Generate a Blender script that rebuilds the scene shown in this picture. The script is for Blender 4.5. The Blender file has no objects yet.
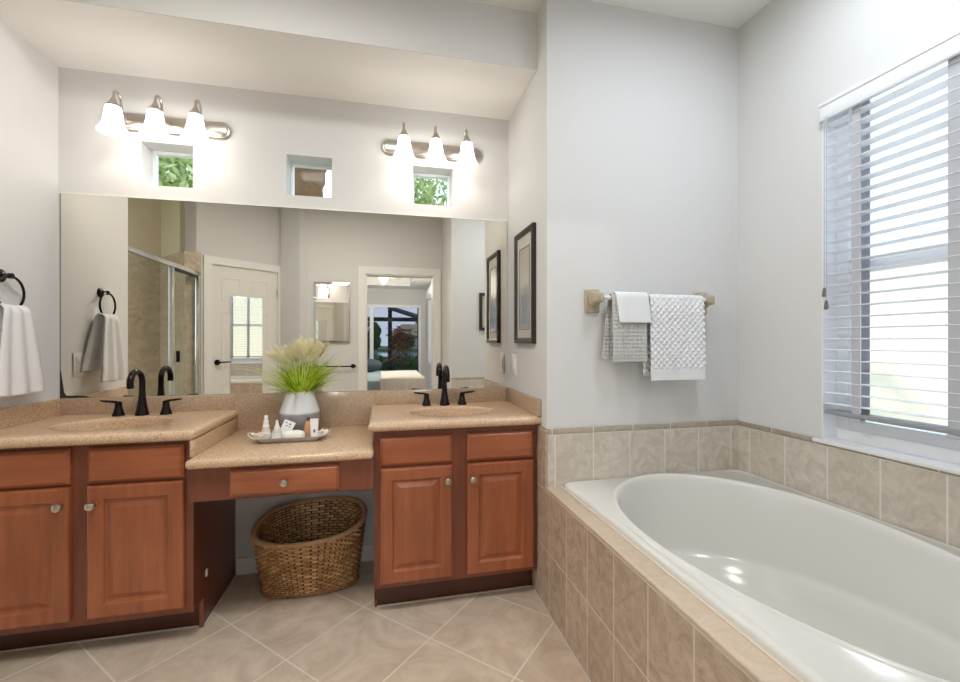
import bpy, bmesh, math, random
from mathutils import Vector, Matrix, noise
R = math.radians
PI = math.pi
rnd = random.Random(7)
SC = bpy.context.scene
COL = SC.collection

# ------------------------------------------------------------------ camera
CX, CY, CZ = 1.485, -2.4043, 1.1868
cam = bpy.data.cameras.new('camera')
cam.sensor_width = 36.0
cam.sensor_fit = 'HORIZONTAL'
cam.lens = 429.584 / 960 * 36
cam.clip_start = 0.02
cam.clip_end = 500
camo = bpy.data.objects.new('camera', cam)
COL.objects.link(camo)
camo.location = (CX, CY, CZ)
camo.rotation_euler = (PI / 2, 0, -0.2228)
SC.camera = camo

# ------------------------------------------------------------------ world sky, sun, exposure
SC.view_settings.view_transform = 'Standard'
SC.view_settings.look = 'None'
SC.view_settings.gamma = 1
SC.view_settings.exposure = 0.25
SC.view_settings.use_curve_mapping = False
SC.cycles.max_bounces = 14
SC.cycles.diffuse_bounces = 6
SC.cycles.glossy_bounces = 8
SC.cycles.transparent_max_bounces = 16
SC.cycles.sample_clamp_indirect = 6.0
SC.cycles.caustics_reflective = False
SC.cycles.caustics_refractive = False
BULB_W = 0.06           # each vanity bulb
SHADE_E = 5.2           # opal shades
SKY_S = 2.0
FILL_W = 21.0        # larger of the two added fill panels
FILL_LIGHTS = ((1.00, -1.50, 0.5), (2.68, -1.42, 0.3))
for cx_, cy_, sz_ in FILL_LIGHTS:
    al = bpy.data.lights.new('ceiling_panel_light', 'AREA')  # added fill lamp, no ceiling source is known here
    al.shape = 'SQUARE'
    al.size = sz_
    al.energy = FILL_W if cx_ < 2 else FILL_W * 0.4
    al.color = (1.0, 0.975, 0.945) if cx_ < 2 else (0.80, 0.90, 1.0)
    ao = bpy.data.objects.new('ceiling_panel_light', al)
    COL.objects.link(ao)
    ao.location = (cx_, cy_, 2.722)
world = bpy.data.worlds.new('sky')
SC.world = world
world.use_nodes = True
wn = world.node_tree
wn.nodes.clear()
wo = wn.nodes.new('ShaderNodeOutputWorld')
wb = wn.nodes.new('ShaderNodeBackground')
wt = wn.nodes.new('ShaderNodeTexCoord')
ws = wn.nodes.new('ShaderNodeSeparateXYZ')
wr = wn.nodes.new('ShaderNodeValToRGB')
wr.color_ramp.elements[0].position = 0.0
wr.color_ramp.elements[0].color = (0.91, 0.955, 1.0, 1)
wr.color_ramp.elements[1].position = 0.7
wr.color_ramp.elements[1].color = (0.50, 0.70, 1.0, 1)
wn.links.new(wt.outputs['Generated'], ws.inputs[0])
wn.links.new(ws.outputs['Z'], wr.inputs[0])
wn.links.new(wr.outputs[0], wb.inputs['Color'])
wb.inputs['Strength'].default_value = SKY_S
wn.links.new(wb.outputs[0], wo.inputs['Surface'])
sun = bpy.data.lights.new('sun', 'SUN')
sun.energy = 1.7
sun.angle = R(1.5)
sun.color = (1.0, 0.95, 0.86)
suno = bpy.data.objects.new('sun', sun)
COL.objects.link(suno)
suno.rotation_euler = Vector((0.92, -0.12, -0.85)).to_track_quat('-Z', 'Y').to_euler()

# ------------------------------------------------------------------ materials
MATS = {}


def new_mat(name):
    m = bpy.data.materials.new(name)
    m.use_nodes = True
    nt = m.node_tree
    b = nt.nodes['Principled BSDF']
    MATS[name] = m
    return m, nt, b


def s2l(r, g, b):
    f = lambda c: c / 12.92 if c <= 0.04045 else ((c + 0.055) / 1.055) ** 2.4
    return (f(r / 255), f(g / 255), f(b / 255), 1)


def plain(name, col, rough=0.5, metal=0.0, spec=0.5, coat=0.0, emit=None, estr=0.0, bump=0.0, bscale=80.0, var=0.0, vscale=8.0, sub=0.0):
    """a principled material with optional colour variation and fine bump from noise"""
    m, nt, b = new_mat(name)
    b.inputs['Base Color'].default_value = col
    b.inputs['Roughness'].default_value = rough
    b.inputs['Metallic'].default_value = metal
    b.inputs['Specular IOR Level'].default_value = spec
    b.inputs['Coat Weight'].default_value = coat
    if emit:
        b.inputs['Emission Color'].default_value = emit
        b.inputs['Emission Strength'].default_value = estr
    if var or bump:
        tc = nt.nodes.new('ShaderNodeTexCoord')
    if var:
        n = nt.nodes.new('ShaderNodeTexNoise')
        n.inputs['Scale'].default_value = vscale
        n.inputs['Detail'].default_value = 5
        nt.links.new(tc.outputs['Object'], n.inputs['Vector'])
        mx = nt.nodes.new('ShaderNodeMix')
        mx.data_type = 'RGBA'
        mx.inputs['A'].default_value = tuple(c * (1 - var) for c in col[:3]) + (1,)
        mx.inputs['B'].default_value = tuple(min(1, c * (1 + var)) for c in col[:3]) + (1,)
        nt.links.new(n.outputs['Fac'], mx.inputs['Factor'])
        nt.links.new(mx.outputs['Result'], b.inputs['Base Color'])
    if bump:
        n2 = nt.nodes.new('ShaderNodeTexNoise')
        n2.inputs['Scale'].default_value = bscale
        n2.inputs['Detail'].default_value = 3
        nt.links.new(tc.outputs['Object'], n2.inputs['Vector'])
        bp = nt.nodes.new('ShaderNodeBump')
        bp.inputs['Strength'].default_value = bump
        bp.inputs['Distance'].default_value = 0.002
        nt.links.new(n2.outputs['Fac'], bp.inputs['Height'])
        nt.links.new(bp.outputs['Normal'], b.inputs['Normal'])
    return m


def tile_mat(name, axis, origin, tw, th, ca, cb, grout, mortar=0.003, rot=0.0, rough=0.35, vein=6.0, dark=(0.25, 0.2, 0.16, 1), veinamt=0.5):
    """ceramic tiles: axis picks the two object axes used, origin is a tile corner"""
    m, nt, b = new_mat(name)
    tc = nt.nodes.new('ShaderNodeTexCoord')
    sp = nt.nodes.new('ShaderNodeSeparateXYZ')
    cb_ = nt.nodes.new('ShaderNodeCombineXYZ')
    nt.links.new(tc.outputs['Object'], sp.inputs[0])
    nt.links.new(sp.outputs[axis[0]], cb_.inputs['X'])
    nt.links.new(sp.outputs[axis[1]], cb_.inputs['Y'])
    mp = nt.nodes.new('ShaderNodeMapping')
    c, s = math.cos(rot), math.sin(rot)
    ox, oy = origin
    mp.inputs['Rotation'].default_value = (0, 0, rot)
    mp.inputs['Location'].default_value = (-(ox * c - oy * s), -(ox * s + oy * c), 0)
    nt.links.new(cb_.outputs[0], mp.inputs['Vector'])
    br = nt.nodes.new('ShaderNodeTexBrick')
    br.offset = 0.0
    br.squash = 1.0
    br.inputs['Scale'].default_value = 1.0
    br.inputs['Brick Width'].default_value = tw
    br.inputs['Row Height'].default_value = th
    br.inputs['Mortar Size'].default_value = mortar
    br.inputs['Mortar Smooth'].default_value = 0.1
    br.inputs['Color1'].default_value = ca
    br.inputs['Color2'].default_value = cb
    br.inputs['Mortar'].default_value = grout
    nt.links.new(mp.outputs[0], br.inputs['Vector'])
    n = nt.nodes.new('ShaderNodeTexNoise')
    n.inputs['Scale'].default_value = vein
    n.inputs['Detail'].default_value = 8
    n.inputs['Roughness'].default_value = 0.65
    n.inputs['Distortion'].default_value = 1.6
    nt.links.new(tc.outputs['Object'], n.inputs['Vector'])
    rp = nt.nodes.new('ShaderNodeValToRGB')
    rp.color_ramp.elements[0].position = 0.36
    rp.color_ramp.elements[0].color = (1, 1, 1, 1)
    rp.color_ramp.elements[1].position = 0.66
    rp.color_ramp.elements[1].color = (0, 0, 0, 1)
    nt.links.new(n.outputs['Fac'], rp.inputs[0])
    mul = nt.nodes.new('ShaderNodeMath')
    mul.operation = 'MULTIPLY'
    mul.inputs[1].default_value = veinamt
    nt.links.new(rp.outputs[0], mul.inputs[0])
    inv = nt.nodes.new('ShaderNodeMath')
    inv.operation = 'SUBTRACT'
    inv.inputs[0].default_value = 1.0
    nt.links.new(br.outputs['Fac'], inv.inputs[1])
    mul2 = nt.nodes.new('ShaderNodeMath')
    mul2.operation = 'MULTIPLY'
    nt.links.new(mul.outputs[0], mul2.inputs[0])
    nt.links.new(inv.outputs[0], mul2.inputs[1])
    mx = nt.nodes.new('ShaderNodeMix')
    mx.data_type = 'RGBA'
    mx.inputs['B'].default_value = dark
    nt.links.new(br.outputs['Color'], mx.inputs['A'])
    nt.links.new(mul2.outputs[0], mx.inputs['Factor'])
    nt.links.new(mx.outputs['Result'], b.inputs['Base Color'])
    b.inputs['Roughness'].default_value = rough
    bp = nt.nodes.new('ShaderNodeBump')
    bp.inputs['Strength'].default_value = 0.5
    bp.inputs['Distance'].default_value = 0.002
    nt.links.new(inv.outputs[0], bp.inputs['Height'])
    nt.links.new(bp.outputs['Normal'], b.inputs['Normal'])
    return m


def wood_mat(name, ca, cb, axis='Z', rough=0.33):
    m, nt, b = new_mat(name)
    tc = nt.nodes.new('ShaderNodeTexCoord')
    mp = nt.nodes.new('ShaderNodeMapping')
    sc = {'Z': (16, 16, 1.3), 'X': (1.3, 16, 16), 'Y': (16, 1.3, 16)}[axis]
    mp.inputs['Scale'].default_value = sc
    nt.links.new(tc.outputs['Object'], mp.inputs['Vector'])
    n = nt.nodes.new('ShaderNodeTexNoise')
    n.inputs['Scale'].default_value = 2.2
    n.inputs['Detail'].default_value = 7
    n.inputs['Distortion'].default_value = 0.5
    nt.links.new(mp.outputs[0], n.inputs['Vector'])
    n2 = nt.nodes.new('ShaderNodeTexNoise')
    n2.inputs['Scale'].default_value = 3.0
    n2.inputs['Detail'].default_value = 3
    nt.links.new(tc.outputs['Object'], n2.inputs['Vector'])
    ad = nt.nodes.new('ShaderNodeMath')
    ad.operation = 'MULTIPLY_ADD'
    ad.inputs[1].default_value = 0.55
    nt.links.new(n.outputs['Fac'], ad.inputs[0])
    ml = nt.nodes.new('ShaderNodeMath')
    ml.operation = 'MULTIPLY'
    ml.inputs[1].default_value = 0.45
    nt.links.new(n2.outputs['Fac'], ml.inputs[0])
    nt.links.new(ml.outputs[0], ad.inputs[2])
    rp = nt.nodes.new('ShaderNodeValToRGB')
    rp.color_ramp.elements[0].position = 0.3
    rp.color_ramp.elements[0].color = ca
    rp.color_ramp.elements[1].position = 0.7
    rp.color_ramp.elements[1].color = cb
    nt.links.new(ad.outputs[0], rp.inputs[0])
    nt.links.new(rp.outputs[0], b.inputs['Base Color'])
    b.inputs['Roughness'].default_value = rough
    b.inputs['Coat Weight'].default_value = 0.15
    b.inputs['Coat Roughness'].default_value = 0.2
    return m


def speckle_mat(name, base, lo, hi, rough=0.18):
    m, nt, b = new_mat(name)
    tc = nt.nodes.new('ShaderNodeTexCoord')
    v = nt.nodes.new('ShaderNodeTexVoronoi')
    v.inputs['Scale'].default_value = 260
    nt.links.new(tc.outputs['Object'], v.inputs['Vector'])
    n = nt.nodes.new('ShaderNodeTexNoise')
    n.inputs['Scale'].default_value = 150
    n.inputs['Detail'].default_value = 4
    nt.links.new(tc.outputs['Object'], n.inputs['Vector'])
    sp = nt.nodes.new('ShaderNodeSeparateColor')
    nt.links.new(v.outputs['Color'], sp.inputs[0])
    rp = nt.nodes.new('ShaderNodeValToRGB')
    e = rp.color_ramp.elements
    e[0].position = 0.0
    e[0].color = lo
    e[1].position = 1.0
    e[1].color = hi
    k = rp.color_ramp.elements.new(0.35)
    k.color = base
    k = rp.color_ramp.elements.new(0.7)
    k.color = base
    nt.links.new(sp.outputs[0], rp.inputs[0])
    mx = nt.nodes.new('ShaderNodeMix')
    mx.data_type = 'RGBA'
    mx.inputs['B'].default_value = base
    nt.links.new(n.outputs['Fac'], mx.inputs['Factor'])
    nt.links.new(rp.outputs[0], mx.inputs['A'])
    nt.links.new(mx.outputs['Result'], b.inputs['Base Color'])
    b.inputs['Roughness'].default_value = rough
    return m


def glass_mat(name, tint, refl=0.06, rough=0.0):
    """thin sheet of glass: straight-through transmission plus a weak fresnel reflection"""
    m = bpy.data.materials.new(name)
    m.use_nodes = True
    nt = m.node_tree
    nt.nodes.clear()
    o = nt.nodes.new('ShaderNodeOutputMaterial')
    t = nt.nodes.new('ShaderNodeBsdfTransparent')
    t.inputs['Color'].default_value = tint
    g = nt.nodes.new('ShaderNodeBsdfGlossy')
    g.inputs['Roughness'].default_value = rough
    fr = nt.nodes.new('ShaderNodeFresnel')
    fr.inputs['IOR'].default_value = 1.3 + refl
    ge = nt.nodes.new('ShaderNodeNewGeometry')
    iv = nt.nodes.new('ShaderNodeMath')
    iv.operation = 'SUBTRACT'
    iv.inputs[0].default_value = 1.0
    nt.links.new(ge.outputs['Backfacing'], iv.inputs[1])
    mf = nt.nodes.new('ShaderNodeMath')
    mf.operation = 'MULTIPLY'
    nt.links.new(fr.outputs[0], mf.inputs[0])
    nt.links.new(iv.outputs[0], mf.inputs[1])
    mx = nt.nodes.new('ShaderNodeMixShader')
    nt.links.new(mf.outputs[0], mx.inputs[0])
    nt.links.new(t.outputs[0], mx.inputs[1])
    nt.links.new(g.outputs[0], mx.inputs[2])
    nt.links.new(mx.outputs[0], o.inputs['Surface'])
    MATS[name] = m
    return m


plain('paint', s2l(220, 219, 218), 0.75, bump=0.12, bscale=120)
plain('paint_left_lit', s2l(232, 231, 230), 0.75, bump=0.12, bscale=120)  # same wall paint, lightened to stand in for stronger light on it
plain('ceiling_white', s2l(240, 238, 235), 0.8, bump=0.15, bscale=90)
plain('trim_white', s2l(238, 237, 234), 0.35)
plain('door_white', s2l(232, 230, 224), 0.35)
plain('tub_white', s2l(222, 220, 214), 0.17, spec=0.5)
plain('bronze', s2l(34, 29, 29), 0.2, metal=0.6)
plain('nickel', s2l(190, 182, 172), 0.28, metal=1.0)
plain('chrome', s2l(220, 222, 222), 0.12, metal=1.0)
plain('mirror', (0.88, 0.85, 0.78, 1), 0.0, metal=1.0)
plain('mirror_clear', (0.94, 0.935, 0.93, 1), 0.0, metal=1.0)
plain('black_edge', (0.015, 0.014, 0.013, 1), 0.5)
plain('silver_edge', s2l(235, 235, 228), 0.3)
plain('opal', (0.9, 0.88, 0.84, 1), 0.25, emit=(1.0, 0.94, 0.86, 1), estr=SHADE_E)
plain('bulb_glow', (0.9, 0.9, 0.9, 1), 0.3, emit=(1.0, 0.94, 0.86, 1), estr=3)
plain('frame_dark', s2l(38, 27, 25), 0.35, coat=0.2)
plain('mat_board', s2l(206, 199, 188), 0.8)
plain('switch_white', s2l(238, 236, 230), 0.4)
plain('towel_white', s2l(238, 238, 240), 0.95, bump=0.5, bscale=500)
plain('towel_grey', s2l(196, 194, 192), 0.95, bump=0.5, bscale=500)
plain('ceramic_tan', s2l(178, 164, 142), 0.18, coat=0.4, var=0.12, vscale=30)
plain('acrylic', s2l(235, 236, 236), 0.15)
plain('tray_silver', s2l(216, 217, 222), 0.25, metal=0.25)
plain('soap', s2l(240, 236, 230), 0.55)
plain('bottle_white', s2l(245, 244, 242), 0.35)
plain('bottle_clear', s2l(222, 214, 196), 0.15)
plain('label_white', s2l(240, 240, 238), 0.7)
plain('amber', s2l(205, 150, 112), 0.3)
plain('grey_ink', s2l(120, 120, 120), 0.7)
plain('shell', s2l(240, 228, 205), 0.6, var=0.1, vscale=60)


def wicker_mat():
    m, nt, b = new_mat('wicker')
    tc = nt.nodes.new('ShaderNodeTexCoord')
    br = nt.nodes.new('ShaderNodeTexBrick')
    br.offset = 0.5
    br.inputs['Scale'].default_value = 1.0
    br.inputs['Brick Width'].default_value = 2.0
    br.inputs['Row Height'].default_value = 1.0
    br.inputs['Mortar Size'].default_value = 0.16
    br.inputs['Mortar Smooth'].default_value = 0.4
    br.inputs['Bias'].default_value = 0.0
    br.inputs['Color1'].default_value = s2l(236, 194, 136)
    br.inputs['Color2'].default_value = s2l(184, 136, 86)
    br.inputs['Mortar'].default_value = s2l(72, 46, 28)
    nt.links.new(tc.outputs['UV'], br.inputs['Vector'])
    n = nt.nodes.new('ShaderNodeTexNoise')
    n.inputs['Scale'].default_value = 26
    nt.links.new(tc.outputs['Object'], n.inputs['Vector'])
    mx = nt.nodes.new('ShaderNodeMix')
    mx.data_type = 'RGBA'
    mx.blend_type = 'MULTIPLY'
    mx.inputs['Factor'].default_value = 0.7
    rp = nt.nodes.new('ShaderNodeValToRGB')
    rp.color_ramp.elements[0].position = 0.3
    rp.color_ramp.elements[0].color = (0.45, 0.4, 0.34, 1)
    rp.color_ramp.elements[1].position = 0.65
    rp.color_ramp.elements[1].color = (1, 1, 1, 1)
    nt.links.new(n.outputs['Fac'], rp.inputs[0])
    nt.links.new(br.outputs['Color'], mx.inputs['A'])
    nt.links.new(rp.outputs[0], mx.inputs['B'])
    nt.links.new(mx.outputs['Result'], b.inputs['Base Color'])
    b.inputs['Roughness'].default_value = 0.55


plain('wicker_plain', s2l(150, 110, 70), 0.6, var=0.3, vscale=50)
plain('wicker_rim', s2l(186, 148, 112), 0.6, var=0.25, vscale=60)


def leaf_mat(name, ca, cb, trans=0.45, vscale=25):
    m = bpy.data.materials.new(name)
    m.use_nodes = True
    nt = m.node_tree
    nt.nodes.clear()
    o = nt.nodes.new('ShaderNodeOutputMaterial')
    d = nt.nodes.new('ShaderNodeBsdfDiffuse')
    t = nt.nodes.new('ShaderNodeBsdfTranslucent')
    mx = nt.nodes.new('ShaderNodeMixShader')
    mx.inputs[0].default_value = trans
    tc = nt.nodes.new('ShaderNodeTexCoord')
    n = nt.nodes.new('ShaderNodeTexNoise')
    n.inputs['Scale'].default_value = vscale
    n.inputs['Detail'].default_value = 3
    rp = nt.nodes.new('ShaderNodeValToRGB')
    rp.color_ramp.elements[0].position = 0.35
    rp.color_ramp.elements[0].color = ca
    rp.color_ramp.elements[1].position = 0.65
    rp.color_ramp.elements[1].color = cb
    nt.links.new(tc.outputs['Object'], n.inputs['Vector'])
    nt.links.new(n.outputs['Fac'], rp.inputs[0])
    for q in (d, t):
        nt.links.new(rp.outputs[0], q.inputs['Color'])
    nt.links.new(d.outputs[0], mx.inputs[1])
    nt.links.new(t.outputs[0], mx.inputs[2])
    nt.links.new(mx.outputs[0], o.inputs['Surface'])
    MATS[name] = m


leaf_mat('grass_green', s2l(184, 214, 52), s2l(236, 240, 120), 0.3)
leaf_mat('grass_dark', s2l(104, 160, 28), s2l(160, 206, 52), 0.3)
leaf_mat('plume', s2l(255, 248, 214), s2l(255, 253, 236), 0.25)
plain('blind_white', s2l(240, 241, 244), 0.5)
plain('rail_shaded', s2l(158, 160, 165), 0.5)  # white bottom rail greyed, its shade is put into the colour
plain('tape_grey', s2l(190, 192, 198), 0.85)
plain('tassel', s2l(120, 112, 100), 0.6)
plain('vinyl', s2l(246, 247, 250), 0.4)
plain('neighbour', s2l(238, 229, 204), 0.85, var=0.03, vscale=2)
plain('dark_gap', (0.02, 0.02, 0.02, 1), 0.8)
plain('plywood', s2l(60, 30, 20), 0.6)
plain('caulk', s2l(222, 210, 194), 0.5)
plain('grout_line', s2l(212, 204, 194), 0.6)
plain('leaf', s2l(176, 192, 116), 0.6, var=0.45, vscale=3)
plain('leaf_pale', s2l(196, 206, 140), 0.6, var=0.4, vscale=3)
plain('leaf_dark', s2l(96, 132, 72), 0.6, var=0.45, vscale=3)
plain('leaf_red', s2l(170, 84, 66), 0.5, var=0.45, vscale=6)
plain('bark', s2l(120, 90, 60), 0.9, var=0.5, vscale=14, bump=1.0, bscale=20)
plain('lawn', s2l(96, 120, 60), 0.9, var=0.3, vscale=1.2)
plain('lake', s2l(150, 172, 190), 0.08)
plain('roof_tan', s2l(176, 150, 120), 0.9, var=0.15, vscale=2)
plain('stucco', s2l(226, 214, 194), 0.9)
plain('cage_bronze', s2l(34, 36, 38), 0.5)
plain('paver', s2l(205, 190, 172), 0.85, var=0.08, vscale=5)
plain('carpet', s2l(190, 178, 160), 0.95, var=0.08, vscale=40)
plain('bed_blue', s2l(160, 176, 184), 0.95, var=0.2, vscale=9)
plain('bed_white', s2l(232, 226, 214), 0.95, var=0.05, vscale=12)
plain('cushion_dark', s2l(70, 82, 92), 0.95)
plain('fan_dark', s2l(64, 52, 46), 0.4)
plain('fan_blade', s2l(226, 224, 220), 0.5)
plain('fan_glow', (0.9, 0.9, 0.9, 1), 0.3, emit=(1, 0.96, 0.88, 1), estr=1.6)
plain('planter', s2l(120, 96, 74), 0.8)
plain('shower_paint', s2l(222, 210, 190), 0.8)

GROUT = s2l(228, 222, 213)
FT_A, FT_B = s2l(222, 205, 184), s2l(214, 196, 174)
tile_mat('floor_tile', 'XY', (0.865, -0.418), 0.3795, 0.3795, FT_A, FT_B, s2l(228, 216, 200), 0.0035, R(45), 0.42, 4.5, s2l(168, 146, 124), 0.55)
WT_A, WT_B, WT_D = s2l(220, 211, 198), s2l(212, 202, 188), s2l(152, 140, 124)
tile_mat('tile_xz', 'XZ', (2.42, 0.77), 0.185, 0.27, WT_A, WT_B, GROUT, 0.003, 0, 0.3, 15.0, WT_D, 0.42)
tile_mat('tile_yz', 'YZ', (-0.68, 0.77), 0.185, 0.27, WT_A, WT_B, GROUT, 0.003, 0, 0.3, 15.0, WT_D, 0.42)
tile_mat('tile_apron', 'YZ', (-0.65, 0.262), 0.178, 0.262, s2l(206, 186, 164), s2l(198, 178, 156), s2l(222, 208, 192), 0.0025, 0, 0.35, 14.0, s2l(146, 120, 98), 0.65)
tile_mat('tile_deck', 'YX', (-0.65, 2.2), 0.178, 0.4, s2l(216, 196, 174), s2l(208, 188, 166), s2l(206, 190, 172), 0.0025, 0, 0.28, 14.0, s2l(180, 158, 136), 0.45)
tile_mat('tile_border_x', 'XZ', (2.22, 0.5), 0.2, 0.6, s2l(190, 178, 162), s2l(186, 172, 155), GROUT, 0.002, 0, 0.3, 30.0, WT_D, 0.6)
tile_mat('tile_border_y', 'YZ', (-0.6, 0.5), 0.2, 0.6, s2l(186, 172, 155), s2l(180, 166, 150), GROUT, 0.002, 0, 0.3, 30.0, s2l(140, 125, 110), 0.7)
tile_mat('tile_shower', 'XZ', (0.0, 0.0), 0.3, 0.3, s2l(212, 194, 170), s2l(204, 186, 162), s2l(196, 180, 158), 0.003, 0, 0.35, 8.0, s2l(140, 122, 102), 0.5)
wood_mat('wood', s2l(130, 70, 44), s2l(178, 104, 66), 'Z')
wood_mat('wood_h', s2l(130, 70, 44), s2l(178, 104, 66), 'X')
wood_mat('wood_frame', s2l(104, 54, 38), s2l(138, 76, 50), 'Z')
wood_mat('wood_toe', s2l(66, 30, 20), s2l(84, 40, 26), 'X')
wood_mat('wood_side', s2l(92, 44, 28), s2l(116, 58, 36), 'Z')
speckle_mat('counter', s2l(212, 180, 148), s2l(146, 112, 84), s2l(236, 220, 198))
speckle_mat('splash', s2l(184, 160, 136), s2l(128, 104, 84), s2l(206, 190, 168))
glass_mat('pane', (0.96, 0.98, 0.98, 1), -0.14)
glass_mat('pane_shower', (0.955, 0.968, 0.955, 1), -0.05)
glass_mat('pane_dimmed', (0.50, 0.53, 0.60, 1), 0.06)  # slider glass darkened to dim the bright outdoors behind it


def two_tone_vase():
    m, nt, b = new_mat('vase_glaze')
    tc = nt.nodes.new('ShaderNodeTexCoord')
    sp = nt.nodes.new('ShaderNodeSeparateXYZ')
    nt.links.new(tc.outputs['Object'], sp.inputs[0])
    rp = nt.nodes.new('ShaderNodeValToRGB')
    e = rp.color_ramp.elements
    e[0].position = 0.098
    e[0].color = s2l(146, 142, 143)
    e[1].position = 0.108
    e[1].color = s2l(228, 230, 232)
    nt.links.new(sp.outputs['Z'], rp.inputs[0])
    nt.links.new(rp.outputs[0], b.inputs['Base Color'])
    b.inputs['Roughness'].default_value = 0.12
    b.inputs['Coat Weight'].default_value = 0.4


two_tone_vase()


def print_mat():
    """muted abstract print: grey-beige above, blue-grey below, thin upright lines"""
    m, nt, b = new_mat('art_print')
    tc = nt.nodes.new('ShaderNodeTexCoord')
    sp = nt.nodes.new('ShaderNodeSeparateXYZ')
    nt.links.new(tc.outputs['Object'], sp.inputs[0])
    n = nt.nodes.new('ShaderNodeTexNoise')
    n.inputs['Scale'].default_value = 9
    n.inputs['Detail'].default_value = 5
    nt.links.new(tc.outputs['Object'], n.inputs['Vector'])
    ad = nt.nodes.new('ShaderNodeMath')
    ad.operation = 'MULTIPLY_ADD'
    ad.inputs[1].default_value = 0.12
    nt.links.new(n.outputs['Fac'], ad.inputs[0])
    nt.links.new(sp.outputs['Z'], ad.inputs[2])
    rp = nt.nodes.new('ShaderNodeValToRGB')
    e = rp.color_ramp.elements
    e[0].position = 0.10
    e[0].color = s2l(150, 158, 168)
    e[1].position = 0.52
    e[1].color = s2l(176, 168, 152)
    k = e.new(0.30)
    k.color = s2l(132, 142, 154)
    k = e.new(0.36)
    k.color = s2l(188, 182, 170)
    nt.links.new(ad.outputs[0], rp.inputs[0])
    nt.links.new(rp.outputs[0], b.inputs['Base Color'])
    b.inputs['Roughness'].default_value = 0.25
    b.inputs['Coat Weight'].default_value = 0.6


print_mat()
wicker_mat()
M = MATS

# ------------------------------------------------------------------ mesh helpers


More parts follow.
